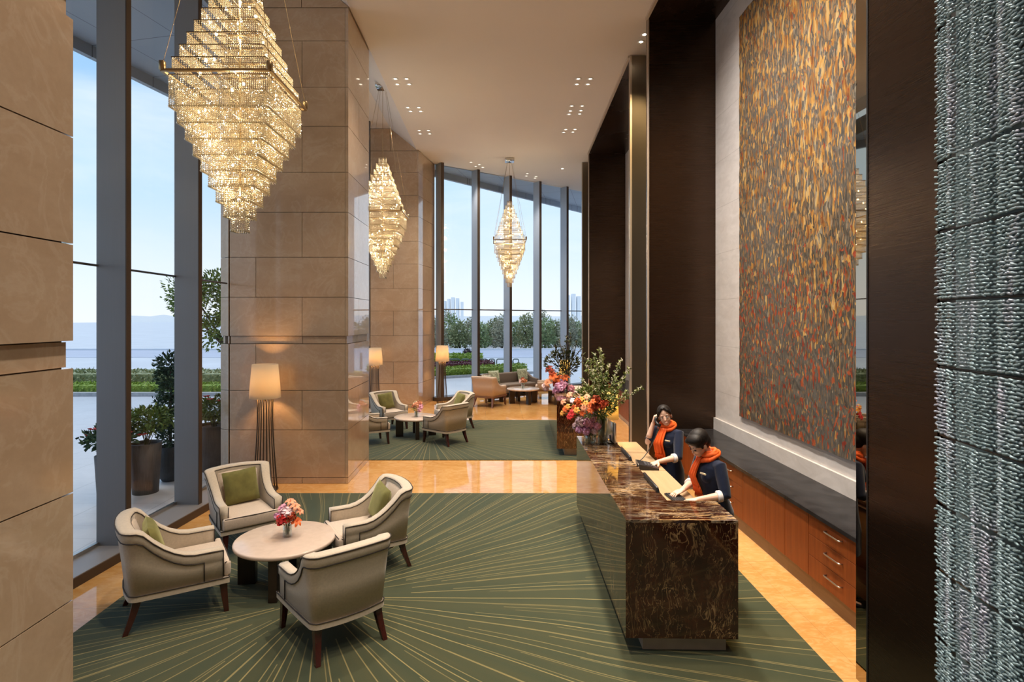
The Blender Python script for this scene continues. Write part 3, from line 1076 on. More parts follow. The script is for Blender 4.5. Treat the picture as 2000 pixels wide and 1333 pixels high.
def make_chair(name, label, group, fab, fab_in, leg_mat, barrel=False):
    t = thing(name, label, 'armchair', group=group)
    pl = plan_curve()
    n = len(pl)
    nor = []
    for i in range(n):
        a, c = Vector(pl[max(i - 1, 0)]), Vector(pl[min(i + 1, n - 1)])
        d = (c - a).normalized()
        nor.append(Vector((d.y, -d.x)))
    cen = Vector((0, 0))
    for i in range(n):
        if nor[i].dot(Vector(pl[i]) - cen) < 0:
            nor[i] = -nor[i]
    ZB = 0.315
    rings, tops_o, tops_i, band, basel = [], [], [], [], []
    for i, (x, y) in enumerate(pl):
        h = top_height(x, y)
        o = nor[i]
        p = Vector((x, y))
        back = max(0.0, min(1.0, (-x - 0.05) / 0.25))
        th = 0.075 + 0.02 * back
        def q(off, z):
            lean = 0.055 * back * max(0, (z - 0.35) / 0.5)
            v = p + o * (off + lean)
            return Vector((v.x, v.y, z))
        ring = [q(0.0, ZB), q(0.004, ZB + (h - ZB) * 0.5), q(0.006, h - 0.10), q(0.014, h - 0.085), q(0.016, h - 0.03), q(0.008, h - 0.008), q(-0.008, h), q(-th + 0.008, h - 0.002), q(-th - 0.004, h - 0.012), q(-th - 0.006, h - 0.04), q(-th, h - 0.12), q(-th, 0.40), q(-th, ZB)]
        rings.append(ring)
        tops_o.append(q(0.016, h - 0.014))
        tops_i.append(q(-th - 0.006, h - 0.022))
        band.append(q(0.012, h - 0.095))
        basel.append(q(0.010, ZB + 0.002))
    MBs = MB().loft(rings)
    MBs.build('upholstered_shell', fab, t)
    if not barrel:
        pp = MB()
        # welt lines: outer rim, inner rim, lower edge of the rim band turning down at each arm front
        def down(pt, k):
            return [Vector((pt.x, pt.y, ZB + 0.01))]
        r0, r1 = rings[0], rings[-1]
        pp.tube([r0[0] + Vector((0.002, 0, 0.01))] + tops_o + [r1[0] + Vector((0.002, 0, 0.01))], 0.0055, 6)
        pp.tube([r0[-1] + Vector((0.002, 0, 0.06))] + tops_i + [r1[-1] + Vector((0.002, 0, 0.06))], 0.0045, 6)
        bb = band[2:-2]
        pp.tube([Vector((bb[0].x, bb[0].y + 0.0, ZB + 0.01))] + bb + [Vector((bb[-1].x, bb[-1].y, ZB + 0.01))], 0.0055, 6)
        pp.build('piping', M['piping'], t)
    # base rail
    outer = [Vector((p[0], p[1])) + nor[i] * 0.012 for i, p in enumerate(pl)]
    poly = [(0.395, outer[0].y)] + [(q.x, q.y) for q in outer] + [(0.395, outer[-1].y)]
    rail = MB().prism(poly, 0.268, ZB)
    rl = rail.build('base_rail', fab if not barrel else M['light_wood'], t)
    if not barrel:
        pts = [(x, y, ZB + 0.002) for x, y in poly]
        MB().tube(pts + [pts[0]], 0.0055, 6).build('rail_welt', M['piping'], rl)
    # seat cushion
    s = MB()
    s.rbox(-0.27, -0.25, ZB, 0.40, 0.25, 0.455, 0.035, 3)
    s.rbox(0.352, -0.325, ZB, 0.412, 0.325, 0.453, 0.026, 3)
    st = s.build('seat_cushion', fab_in, t)
    # inner back pad
    ib = MB()
    for k in range(1):
        rr = []
        for i in range(7):
            y = -0.225 + 0.45 * i / 6
            x0 = -0.262 + 0.012 * (y / 0.2) ** 2
            rr.append([Vector((x0 - 0.02, y, 0.42)), Vector((x0 + 0.035, y, 0.45)), Vector((x0 + 0.012, y, 0.62)), Vector((x0 - 0.045, y, 0.80)), Vector((x0 - 0.075, y, 0.825)), Vector((x0 - 0.09, y, 0.80))])
        ib.loft(rr)
    ib.build('back_pad', fab_in, t)
    if not barrel:
        pw = MB()
        zc = 0.4535
        pw.tube([(0.36, -0.322, 0.443), (0.402, -0.30, 0.446), (0.409, 0.0, 0.447), (0.402, 0.30, 0.446), (0.36, 0.322, 0.443)], 0.005, 6)
        pw.build('seat_welt', M['piping'], st)
    for (x, y, dx, dy) in ((0.35, 0.29, 0.025, 0.012), (0.35, -0.29, 0.025, -0.012), (-0.29, 0.265, -0.085, 0.03), (-0.29, -0.265, -0.085, -0.03)):
        lg = MB()
        rr = []
        for k in range(6):
            s_ = k / 5
            hw = 0.031 - 0.012 * s_
            cx, cy, z = x + dx * s_ ** 1.3, y + dy * s_ ** 1.3, 0.272 * (1 - s_)
            rr.append([Vector((cx - hw, cy - hw, z)), Vector((cx + hw, cy - hw, z)), Vector((cx + hw, cy + hw, z)), Vector((cx - hw, cy + hw, z))])
        lg.loft(rr, smooth=False)
        lg.build('leg', leg_mat, t)
    return t


def pillow_mesh(s=0.40, th=0.13, n=12):
    mb = MB()
    for side in (1, -1):
        v, f = [], []
        for i in range(n + 1):
            for j in range(n + 1):
                u, w_ = -1 + 2 * i / n, -1 + 2 * j / n
                e = (1 - u ** 4) * (1 - w_ ** 4)
                pin = 1 - 0.07 * (1 - abs(u * w_)) * (u * u + w_ * w_) * 0.5
                v.append((side * th * 0.5 * max(e, 0) ** 0.5, u * s / 2 * pin, w_ * s / 2 * pin))
        for i in range(n):
            for j in range(n):
                a = i * (n + 1) + j
                q = (a, a + 1, a + n + 2, a + n + 1)
                f.append(q if side < 0 else q[::-1])
        mb.add(v, f, smooth=True)
    return mb


chair0 = make_chair('club_chair', 'x', 'oatmeal club chairs', M['fabric'], M['fabric_in'], M['red_wood'])
pil0 = pillow_mesh().build('throw_pillow', M['green_velvet'])
used = [False, False]


def put_chair(x, y, deg, label, sc=1.0, z=ZF):
    global chair0
    if not used[0]:
        used[0] = True
        chair0.location = (x, y, z)
        chair0.rotation_euler = (0, 0, radians(deg))
        chair0['label'] = label
        r = chair0
    else:
        r = dup(chair0, (x, y, z), radians(deg), label)
    return r


def put_pillow(x, y, deg, label, fwd=-0.135, up=0.655, side=0.0, tilt=17, roll=0, z=ZF, mat=None, group='green velvet pillows'):
    a = radians(deg)
    if not used[1]:
        used[1] = True
        o = pil0
    else:
        o = pil0.copy()
        COL.objects.link(o)
    if mat:
        o.data = o.data.copy()
        o.data.materials[0] = mat
    o.rotation_mode = 'XYZ'
    Mx = Matrix.Translation((x, y, z)) @ Matrix.Rotation(a, 4, 'Z') @ Matrix.Translation((fwd, side, up)) @ Matrix.Rotation(radians(-tilt), 4, 'Y') @ Matrix.Rotation(radians(roll), 4, 'X')
    o.matrix_world = Mx
    tag(o, label, 'pillow', group)
    return o


# nearest group around table (-2.18, 5.9)
put_chair(-3.06, 5.36, 33, 'oatmeal club chair left of the nearest table, its back to the tall window')
put_chair(-3.06, 6.92, -52, 'oatmeal club chair with olive pillow right in front of the nearest floor lamp')
put_chair(-1.42, 6.33, 210, 'oatmeal club chair on the right of the nearest table turned left, olive pillow on it')
put_chair(-1.41, 4.93, 130, 'oatmeal club chair nearest the camera, its broad back turned to us')
put_pillow(-3.06, 6.92, -52, 'square olive velvet pillow on the chair in front of the big floor lamp', roll=4)
put_pillow(-1.42, 6.33, 210, 'olive velvet pillow on the chair right of the nearest table', roll=-5)
put_pillow(-3.06, 5.36, 33, 'olive velvet pillow mostly hidden in the chair beside the left window', roll=3)
# middle group around table (-1.85, 13.2)
put_chair(-2.66, 14.15, -52, 'oatmeal club chair by the pillar in the middle group, facing us with olive pillow')
put_chair(-2.80, 12.45, 28, 'oatmeal club chair of the middle group half hidden by the polished pillar edge')
put_chair(-1.02, 14.15, 212, 'oatmeal club chair at the back right of the middle group, light olive pillow on it')
put_chair(-1.10, 12.53, 140, 'oatmeal club chair of the middle group with its back turned to us')
put_pillow(-2.66, 14.15, -52, 'light olive pillow on the middle group chair by the pillar', roll=6)
put_pillow(-1.02, 14.15, 212, 'light olive pillow on the back right chair of the middle group', roll=-4)


chair0.location.x += 0.04
chair0.scale = (1.06, 1.06, 1.03)


# ------------------------------------------------------------------ round tables
def make_table(label, group):
    t = thing('round_table', label, 'coffee table', group=group)
    MB().lathe([(0.0, 0.408), (0.485, 0.408), (0.498, 0.414), (0.503, 0.425), (0.503, 0.440), (0.498, 0.449), (0.488, 0.452), (0.0, 0.452)], 64, cap=False).build('table_top', M['table_stone'], t)
    for k in range(4):
        a = pi / 2 * k - pi / 2 + 0.10
        Mx = Matrix.Rotation(a, 4, 'Z')
        MB().rbox(0.29, -0.042, 0.0, 0.465, 0.042, 0.408, 0.004, 1, Mx, smooth=False).build('leg', M['dark_wood'], t)
    return t


tb0 = make_table('round cream marble coffee table on four dark slab legs in the nearest group', 'round marble coffee tables')
tb0.location = (-2.18, 5.9, ZF)
dup(tb0, (-1.85, 13.2, ZF), 0.12, 'round cream marble coffee table in the middle group')
dup(tb0, (0.89, 18.42, 0), 0.3, 'larger round coffee table with a posy in front of the far sofa', scale=1.05)
dup(tb0, (-0.01, 18.80, 0), 0.7, 'smaller round table left of the coffee table at the far sofa', scale=0.98).scale = (0.72, 0.72, 1.12)

# ------------------------------------------------------------------ far group: barrel chairs and sofa
bc = make_chair('barrel_chair', 'peach upholstered barrel chair with wooden frame at the far window, back to us', 'peach barrel chairs', M['peach'], M['peach'], M['light_wood'], True)
bc.location = (-0.20, 17.85, 0)
bc.rotation_euler = (0, 0, radians(62))
bc.scale = (1.15, 1.15, 1.08)
d2 = dup(bc, (1.78, 19.5, 0), radians(175), 'pale barrel chair at the far window half hidden by the flowers on the desk', scale=1.0)
tag(pillow_mesh(0.36, 0.12).build('patterned_pillow', plain('floral_pillow', (0.50, 0.47, 0.38), 0.9, var=0.45, vscale=30)), 'small floral pillow showing over the back of the peach barrel chair', 'pillow').matrix_world = \
    Matrix.Translation((-0.20, 17.85, 0)) @ Matrix.Rotation(radians(62), 4, 'Z') @ Matrix.Translation((-0.145, 0, 0.80)) @ Matrix.Rotation(radians(-14), 4, 'Y')

ang = atan2(WD.y, WD.x) - pi / 2
sf = thing('sofa', 'long taupe sofa standing along the far window', 'sofa', (0.50, 20.12, 0), ang)
b = MB().rbox(-0.36, -0.98, 0.30, -0.20, 0.98, 0.80, 0.05, 3)
b.build('backrest', M['sofa'], sf)
MB().rbox(-0.34, -1.0, 0.16, 0.36, 1.0, 0.30, 0.02, 2).build('base', M['sofa'], sf)
for y0 in (-0.92, -0.305, 0.31):
    MB().rbox(-0.20, y0, 0.30, 0.37, y0 + 0.61, 0.45, 0.04, 3).build('seat_cushion', M['sofa'], sf)
for s_ in (-1, 1):
    rr = []
    for x_, h_ in ((-0.36, 0.78), (-0.24, 0.77), (-0.10, 0.68), (0.05, 0.61), (0.20, 0.58), (0.36, 0.57)):
        y_ = s_ * 0.99
        rr.append([Vector((x_, y_ - 0.05, 0.16)), Vector((x_, y_ + 0.05, 0.16)), Vector((x_, y_ + 0.05, h_)), Vector((x_, y_ - 0.05, h_))])
    MB().loft(rr, smooth=False).build('arm', M['sofa'], sf)
for x_ in (-0.28, 0.28):
    for y_ in (-0.9, 0.9):
        MB().tube([(x_, y_, 0.16), (x_, y_, 0)], [0.03, 0.02], 8).build('leg', M['dark_wood'], sf)
fl = plain('leafy_pillow', (0.40, 0.43, 0.30), 0.9, var=0.55, vscale=22)
for y_, lb in ((-0.62, 'green leaf patterned pillow at the right end of the far sofa'), (0.66, 'green leaf patterned pillow at the left end of the far sofa')):
    o = pillow_mesh(0.46, 0.15).build('patterned_pillow', fl)
    o.matrix_world = Matrix.Translation((0.50, 20.12, 0)) @ Matrix.Rotation(ang, 4, 'Z') @ Matrix.Translation((-0.085, y_, 0.69)) @ Matrix.Rotation(radians(-14), 4, 'Y')
    tag(o, lb, 'pillow', 'leafy pillows on the sofa')


# ------------------------------------------------------------------ floor lamps
def make_lamp(label):
    t = thing('floor_lamp', label, 'floor lamp', group='rod column floor lamps')
    MB().lathe([(0.0, 0.0), (0.20, 0.0), (0.20, 0.016), (0.0, 0.016)], 40, cap=False).build('base', M['rod'], t)
    for k in range(18):
        a = 2 * pi * k / 18
        pts = []
        for i in range(9):
            s = i / 8
            r = 0.185 - 0.075 * sin(s * pi / 2) + 0.012 * max(0, s - 0.8) * 5
            pts.append((r * cos(a), r * sin(a), 0.016 + 1.46 * s))
        MB().tube(pts, 0.0055, 5).build('rod', M['rod'], t)
    MB().tube([(0, 0, 1.42), (0, 0, 1.70)], 0.012, 8).build('socket', M['brass'], t)
    MB().tube([(0.12 * cos(2 * pi * k / 24), 0.12 * sin(2 * pi * k / 24), 1.476) for k in range(25)], 0.006, 5).build('collar', M['rod'], t)
    sh = MB().lathe([(0.238, 1.470), (0.228, 1.65), (0.197, 2.005), (0.193, 2.005), (0.224, 1.65), (0.234, 1.470), (0.238, 1.470)], 48, cap=False)
    s_ = sh.build('lamp_shade', M['shade'], t)
    MB().ell((0, 0, 1.74), (0.035, 0.035, 0.05)).build('bulb', M['bulb'], t)
    return t


LAMPS = [(-3.68, 9.08), (-3.52, 16.6), (-1.70, 18.15)]
lm = make_lamp('floor lamp with cream drum shade on dark rods behind the nearest chairs')
lm.location = (*LAMPS[0], 0)
dup(lm, (*LAMPS[1], 0), 0.1, 'floor lamp with glowing shade at the pillar of the middle group', scale=0.935)
dup(lm, (*LAMPS[2], 0), 0.2, 'floor lamp with amber shade at the left end of the far window', scale=0.93)

# ------------------------------------------------------------------ reception desks
def make_desk(label, L=3.27):
    """origin at the near left floor corner, x across (0..0.9), y along (0..L)"""
    t = thing('reception_desk', label, 'reception desk', group='marble reception desks')
    W_ = 0.90
    b = MB()
    b.prism([(0, 0), (W_, 0), (W_, 0.50), (0.47, 0.50), (0.47, L), (0, L)], 0.146, 1.078)
    b.build('marble_body', M['marble'], t)
    MB().prism([(0, 0), (W_, 0), (W_, 0.50), (0.47, 0.50), (0.47, L), (0, L)], 1.0785, 1.10).build('marble_top', M['marble_top'], t)
    b = MB().box(0.47, 0.50, 0.86, W_ - 0.02, L, 0.90)
    b.box(0.47, 0.50, 0.10, 0.495, L, 0.86)
    b.box(W_ - 0.30, 0.52, 0.10, W_ - 0.28, L - 0.02, 0.86)
    b.box(0.47, L - 0.03, 0.10, W_ - 0.03, L, 0.86)
    b.build('inner_carcass', M['cherry_dark'], t)
    ws = MB()
    mid = 0.5 + (L - 0.5) * 0.5
    ws.prism([(0.56, 0.505), (0.84, 0.505), (0.84, mid - 0.01), (0.56, mid - 0.01), (0.52, mid - 0.12), (0.52, 0.80)], 0.97, 1.0)
    ws.prism([(0.56, mid), (0.84, mid), (0.84, L + 0.10), (0.56, L + 0.10), (0.52, L - 0.1), (0.52, mid + 0.15)], 0.97, 1.0)
    ws.box(0.60, 0.60, 0.90, 0.80, L - 0.1, 0.97)
    ws.build('work_surface', M['maple'], t)
    MB().box(0.16, 0.10, 0.0, 0.84, L - 0.1, 0.146).build('plinth', M['plinth'], t)
    return t


DX, DY, DR = 1.05, 4.59, -0.0215
dk = make_desk('long dark marble reception desk with white veins, staffed by two people')
dk.location = (DX, DY, ZF)
dk.rotation_euler = (0, 0, DR)
dk['label'] = 'near dark veined marble reception desk where the two uniformed people stand'
d2 = dup(dk, (1.21, 11.25, ZF), -0.04, 'far dark marble reception desk behind the flower vases')


def dpt(x, y, z=1.10):
    """a point on the near desk, in its own x/y"""
    return (DX + x * cos(DR) - y * sin(DR), DY + x * sin(DR) + y * cos(DR), z + ZF)


# ------------------------------------------------------------------ back counter and cabinets
units = [('drawers', 4.82, 5.69), ('door', 5.69, 6.155), ('door', 6.155, 6.60), ('door', 6.60, 7.20), ('drawers', 7.20, 8.05), ('door', 8.05, 8.60), ('door', 8.60, 9.15), ('door', 9.15, 9.74), ('door', 4.34, 4.82)]
lab = {0: 'cherry drawer unit with three steel handles at the near end of the counter', 1: 'narrow cherry cupboard next to the near drawer unit', 2: 'second cherry cupboard from the near drawer unit',
       3: 'wide cherry cupboard right behind the nearer person', 4: 'cherry drawer unit half hidden behind the nearer person', 5: 'cherry cupboard beyond the hidden drawer unit', 6: 'cherry cupboard behind the gap between the two people',
       7: 'cherry cupboard at the far end of the counter against the bronze panel', 8: 'cherry cupboard behind the mirrored pier'}
XC = 3.13
for i, (kind, y0, y1) in enumerate(units):
    t = thing('base_cabinet', lab[i], 'cabinet', (XC, (y0 + y1) / 2, 0), 0, 'cherry base cabinets')
    hw = (y1 - y0) / 2
    MB().box(0.022, -hw + 0.001, 0.17, 0.60, hw - 0.001, 0.80).build('carcass', M['cherry'], t)
    MB().box(0.035, -hw + 0.001, 0.0, 0.60, hw - 0.001, 0.17).build('kickboard', M['cherry_dark'], t)
    if kind == 'door':
        MB().rbox(0.0, -hw + 0.003, 0.172, 0.021, hw - 0.003, 0.795, 0.002, 1, smooth=False).build('door', M['cherry'], t)
    else:
        zs = [0.172, 0.385, 0.59, 0.795]
        for k in range(3):
            d = MB().rbox(0.0, -hw + 0.003, zs[k] + 0.002, 0.021, hw - 0.003, zs[k + 1] - 0.002, 0.002, 1, smooth=False).build('drawer', M['cherry'], t)
            zc = (zs[k] + zs[k + 1]) / 2 + 0.03
            MB().tube([(0.0, -0.125, zc), (-0.03, -0.12, zc), (-0.034, -0.10, zc), (-0.034, 0.10, zc), (-0.03, 0.12, zc), (0.0, 0.125, zc)], 0.007, 8).build('handle', M['steel'], d)
b = MB().rbox(XC - 0.03, 4.335, 0.80, 3.733, 9.745, 0.845, 0.004, 1, smooth=False)
tag(b.build('countertop', M['stonetop']), 'long black stone countertop over the cherry cabinets under the tapestry', 'countertop')
# second niche counter
t = thing('base_cabinet', 'cherry cabinet run in the far niche beyond the grey bronze pier', 'cabinet', (3.36, 14.5, 0), -0.03)
MB().box(0, -3.0, 0.12, 0.58, 2.9, 0.80).build('carcass', M['cherry'], t)
MB().box(0.03, -3.0, 0.0, 0.58, 2.9, 0.12).build('kickboard', M['plinth'], t)
MB().box(-0.03, -3.0, 0.80, 0.585, 2.9, 0.845).build('countertop', M['stonetop'], t)

# ------------------------------------------------------------------ tapestry
tp = MB()
ny, nz_ = 60, 90
v, f = [], []
Y0, Y1, Z0, Z1 = 4.47, 8.72, 1.24, 7.36
for j in range(nz_ + 1):
    for i in range(ny + 1):
        y, z = (Y1 - Y0) * i / ny, (Z1 - Z0) * j / nz_
        e = 0.006 * mnoise.noise((y * 3, z * 2, 0)) + (0.008 * mnoise.noise((y * 14, z * 14, 5)))
        wav = 0.012 * mnoise.noise((y * 4, z * 1.0, 3)) if i in (0, ny) else 0
        wav2 = 0.012 * mnoise.noise((y * 5, 0, 9)) if j in (0, nz_) else 0
        v.append((-0.035 + e, y + wav, z + wav2))
for j in range(nz_):
    for i in range(ny):
        a = j * (ny + 1) + i
        f.append((a, a + ny + 1, a + ny + 2, a + 1))
o_ = len(v)
ring = [i for i in range(ny + 1)] + [j * (ny + 1) + ny for j in range(1, nz_ + 1)] + [nz_ * (ny + 1) + i for i in range(ny - 1, -1, -1)] + [j * (ny + 1) for j in range(nz_ - 1, 0, -1)]
v += [(-0.002, v[k][1], v[k][2]) for k in ring]
m = len(ring)
for k in range(m):
    f.append((ring[k], ring[(k + 1) % m], o_ + (k + 1) % m, o_ + k))
f.append(tuple(range(o_, o_ + m))[::-1])
tp.add(v, f)
tag(tp.build('tapestry', M['tapestry'], loc=(3.77, Y0, Z0)), 'tall woven tapestry in gold, rust and grey hanging on the pale stone wall', 'tapestry')

# ------------------------------------------------------------------ crystal bead curtain
bc_ = MB()
P = [Vector((2.03, 2.62)), Vector((1.955, 2.20)), Vector((1.88, 1.75)), Vector((1.80, 1.30))]
def cpt(s):
    k = min(int(s * 3), 2)
    return P[k].lerp(P[k + 1], s * 3 - k)
BV = [(0, 1, 0), (0, -1, 0)]
for y_, r_ in ((0.62, 0.80), (-0.62, 0.80)):
    BV += [(r_ * cos(pi / 3 * k_), y_, r_ * sin(pi / 3 * k_)) for k_ in range(6)]
BF = [(0, 2 + (k_ + 1) % 6, 2 + k_) for k_ in range(6)] + [(1, 8 + k_, 8 + (k_ + 1) % 6) for k_ in range(6)] + [(2 + k_, 2 + (k_ + 1) % 6, 8 + (k_ + 1) % 6, 8 + k_) for k_ in range(6)]
rows = int((7.80 - 0.35) / 0.0150)
nb = 56
octv = [(1, 0, 0), (-1, 0, 0), (0, 1, 0), (0, -1, 0), (0, 0, 1), (0, 0, -1)]
octf = [(0, 2, 4), (2, 1, 4), (1, 3, 4), (3, 0, 4), (2, 0, 5), (1, 2, 5), (3, 1, 5), (0, 3, 5)]
vv, ff = [], []
rnd = random.Random(3)
for r_ in range(rows):
    z = 0.36 + r_ * 0.0150
    ph = (z - 0.03) % 0.31
    if ph < 0.014:
        continue
    for k in range(nb):
        s = (k + (0.5 if r_ % 2 else 0.0)) / nb
        q = cpt(min(s, 0.999)) + Vector((0.008 * sin(s * 46) + 0.005 * sin(s * 103 + 1), 0))
        jz = rnd.uniform(-0.002, 0.002)
        a = rnd.uniform(-0.5, 0.5)
        ca, sa = cos(a), sin(a)
        o_ = len(vv)
        sx_, sy_, sz_ = 0.0075, 0.0165, 0.0072
        tilt = rnd.uniform(-0.35, 0.35)
        for (x, y, zq) in BV:
            X, Y = x * sx_, y * sy_
            X, Y = X * ca - Y * sa, X * sa + Y * ca
            vv.append((q.x + X, q.y + Y, z + jz + zq * sz_ + Y * tilt))
        ff += [tuple(i + o_ for i in t_) for t_ in BF]
bc_.add(vv, ff, None, True)
cr_ = bc_.build('crystal_bead_curtain', M['curtain'])
tag(cr_, 'shimmering silver blue crystal bead curtain at the right edge of the view', 'bead curtain', kind='stuff')
bk = MB()
for z_ in [0.37 + 0.31 * k for k in range(25)]:
    zz_ = z_ - 0.01
    if zz_ < 7.8:
        bk.tube([(q.x + 0.02, q.y, zz_ - 0.015) for q in P], 0.006, 5)
bk.tube([(q.x + 0.02, q.y, 7.84) for q in P], 0.03, 6)
bk.build('curtain_rails', M['black'], cr_)
back = MB().loft([[Vector((q.x + 0.09, q.y, 0.35)), Vector((q.x + 0.09, q.y, 7.86)), Vector((q.x + 0.11, q.y, 7.86)), Vector((q.x + 0.11, q.y, 0.35))] for q in P], smooth=False)
back.build('backing_mesh', plain('blue_grey_backing', (0.17, 0.24, 0.26), 0.6), cr_)

# ------------------------------------------------------------------ chandeliers
def make_chandelier(label, zc=5.13):
    """origin at the square frame; x/y aligned"""
    t = thing('chandelier', label, 'chandelier', group='tiered crystal chandeliers')
    S = 0.515
    fr = MB()
    for s_ in (-1, 1):
        fr.box(-S, s_ * S - 0.014, -0.012, S, s_ * S + 0.014, 0.012)
        fr.box(s_ * S - 0.014, -S, -0.012, s_ * S + 0.014, S, 0.012)
    fr.build('square_frame', M['brass'], t)
    for sx in (-1, 1):
        for sy in (-1, 1):
            MB().rbox(sx * (S - 0.005) - 0.025, sy * (S - 0.005) - 0.025, 0.0, sx * (S - 0.005) + 0.025, sy * (S - 0.005) + 0.025, 0.09, 0.006, 1).build('corner_bracket', M['brass'], t)
    vv, ff = [], []
    rnd = random.Random(11)

    def strand(x, y, z0, z1, pitch=0.019, br=0.0076, drop=False):
        z = z0
        while z > z1:
            o_ = len(vv)
            a = rnd.uniform(0, 1.5)
            ca, sa = cos(a) * br, sin(a) * br
            vv.extend([(x + ca, y + sa, z), (x - ca, y - sa, z), (x - sa, y + ca, z), (x + sa, y - ca, z), (x, y, z + br * 1.15), (x, y, z - br * 1.15)])
            ff.extend([tuple(i + o_ for i in t_) for t_ in octf])
            z -= pitch
        if drop:
            o_ = len(vv)
            r2 = 0.011
            vv.extend([(x + r2, y, z - 0.008), (x - r2, y, z - 0.008), (x, y + r2, z - 0.008), (x, y - r2, z - 0.008), (x, y, z + 0.014), (x, y, z - 0.024)])
            ff.extend([tuple(i + o_ for i in t_) for t_ in octf])

    def tier(hs, z0, z1, drop):
        wires = MB()
        n_ = max(3, int(2 * hs / 0.0215))
        for k in range(n_):
            q = -hs + 2 * hs * (k + 0.5) / n_
            for (x, y) in ((q, -hs), (q, hs), (-hs, q), (hs, q)):
                strand(x, y, z0, z1, drop=drop)
        for zz_ in (z0 + 0.008,):
            for s_ in (-1, 1):
                wires.box(-hs, s_ * hs - 0.004, zz_ - 0.004, hs, s_ * hs + 0.004, zz_ + 0.004)
                wires.box(s_ * hs - 0.004, -hs, zz_ - 0.004, s_ * hs + 0.004, hs, zz_ + 0.004)
        # spokes tying the tier to the core
        wires.box(-hs, -0.003, z0 + 0.004, hs, 0.003, z0 + 0.010)
        wires.box(-0.003, -hs, z0 + 0.004, 0.003, hs, z0 + 0.010)
        wires.build('tier_frame', M['tier'], t)

    nu_ = 9
    for i in range(nu_):                       # upper tiers, shrinking to the top
        hs = 0.455 - 0.375 * i / (nu_ - 1)
        z0 = 0.145 + i * 0.143
        tier(hs, z0, z0 - 0.125, False)
    nl = 9
    for i in range(nl):                        # lower tiers, shrinking to the tip
        hs = 0.475 - 0.405 * i / (nl - 1)
        z1 = -0.30 - i * 0.142
        tier(hs, z1 + (0.29 if i else 0.27), z1, True)
    bd = MB()
    bd.add(vv, ff)
    o = bd.build('bead_strands', M['bead'], t)
    o['kind'] = 'stuff'
    MB().tube([(0, 0, -1.2), (0, 0, 1.30)], 0.012, 8).build('core_rod', M['brass'], t)
    bulbs = []
    for i in range(nu_ - 1):
        hs = 0.455 - 0.375 * i / (nu_ - 1) - 0.05
        z0 = 0.07 + i * 0.143
        for k in range(2 + i % 2):
            a = pi / 4 + k * pi * (1 - 0.33 * (i % 2)) + 1.1 * i
            bulbs.append((hs * 0.95 * cos(a), hs * 0.95 * sin(a), z0))
    for i in range(nl - 1):
        hs = 0.475 - 0.405 * i / (nl - 1) - 0.04
        z0 = -0.15 - i * 0.142
        for k in range(3):
            a = pi / 4 + k * pi * 0.667 + 0.9 * i
            bulbs.append((hs * cos(a), hs * sin(a), z0))
    for p in bulbs:
        MB().ell(p, (0.013, 0.013, 0.018), nu=8, nv=5).build('bulb', M['bulb'], t)
    return t


def cables(t, up):
    zt = up
    for sx in (-1, 1):
        for sy in (-1, 1):
            MB().tube([(sx * 0.51, sy * 0.51, 0.05), (sx * 0.06, sy * 0.06, zt - 0.08)], 0.003, 4).build('suspension_cable', M['brass'], t)
    MB().tube([(0, 0, 1.28), (0, 0, zt - 0.08)], 0.005, 5).build('power_cable', M['brass'], t)
    MB().rbox(-0.15, -0.15, zt - 0.10, 0.15, 0.15, zt, 0.008, 1).build('canopy', M['chrome'], t)


CH = [(-2.66, 5.92, 5.10), (-2.60, 13.1, 5.13), (0.45, 18.4, 5.22)]
ch = make_chandelier('huge tiered crystal chandelier hanging nearest, over the left seating group')
ch.location = CH[0]
others = [dup(ch, CH[1], 0, 'tiered crystal chandelier half behind the polished pillar'), dup(ch, CH[2], 0, 'tiered crystal chandelier hanging in front of the far window')]
cables(ch, zceil(CH[0][0]) - CH[0][2] - 0.005)
cables(others[0], zceil(CH[1][0]) - CH[1][2] + 0.09)
cables(others[1], ZC - CH[2][2] - 0.002)

# ------------------------------------------------------------------ ceiling downlights
DL = [[(772, 154), (794, 154), (776, 164.5), (799, 164.5)], [(796.5, 210), (818, 210), (802, 217.4), (821.7, 217.4)], [(818.8, 254.8), (836.8, 254.8), (820.6, 261.3), (839.3, 261.3)],
      [(920, 317), (936, 321.5), (929, 325), (943, 327)], [(1030, 339), (1047, 345), (1028, 344), (1045, 348)],
      [(1129.4, 154), (1152.8, 154), (1126.6, 164.5), (1148, 164.5)], [(1116.5, 207), (1137, 207), (1114, 216.7), (1134.5, 216), (1111.5, 223), (1132, 222.5)], [(1105, 253), (1123, 252.7), (1101, 258.5), (1119, 258)],
      [(1098.5, 329.4)], [(1258.7, 67.3), (1251.9, 81.7)]]
DN = ['the ceiling cluster above the middle chandelier', 'the second ceiling cluster along the left slope', 'the third ceiling cluster along the left slope', 'the faint cluster left of the far chandelier canopy',
      'the faint cluster right of the far chandelier canopy', 'the nearest right hand ceiling cluster', 'the cluster of six on the right of the ceiling', 'the right hand cluster beyond the six', 'the lone spot at the far right of the ceiling', 'the pair glowing beside the bronze portal']
proto = None


def downlight(x, y, lab_, grp, hot=False):
    t = thing('recessed_downlight', lab_, 'downlight', (x, y, ZC), 0, grp)
    MB().lathe([(0.034, -0.001), (0.066, -0.001), (0.070, -0.006), (0.062, -0.009), (0.036, -0.006), (0.034, -0.001)], 20, cap=False).build('trim_ring', M['white'], t)
    MB().lathe([(0.0, -0.001), (0.034, -0.001), (0.032, -0.005), (0.0, -0.006)], 16, cap=False).build('lens', M['lens_hot' if hot else 'lens'], t)
    return t


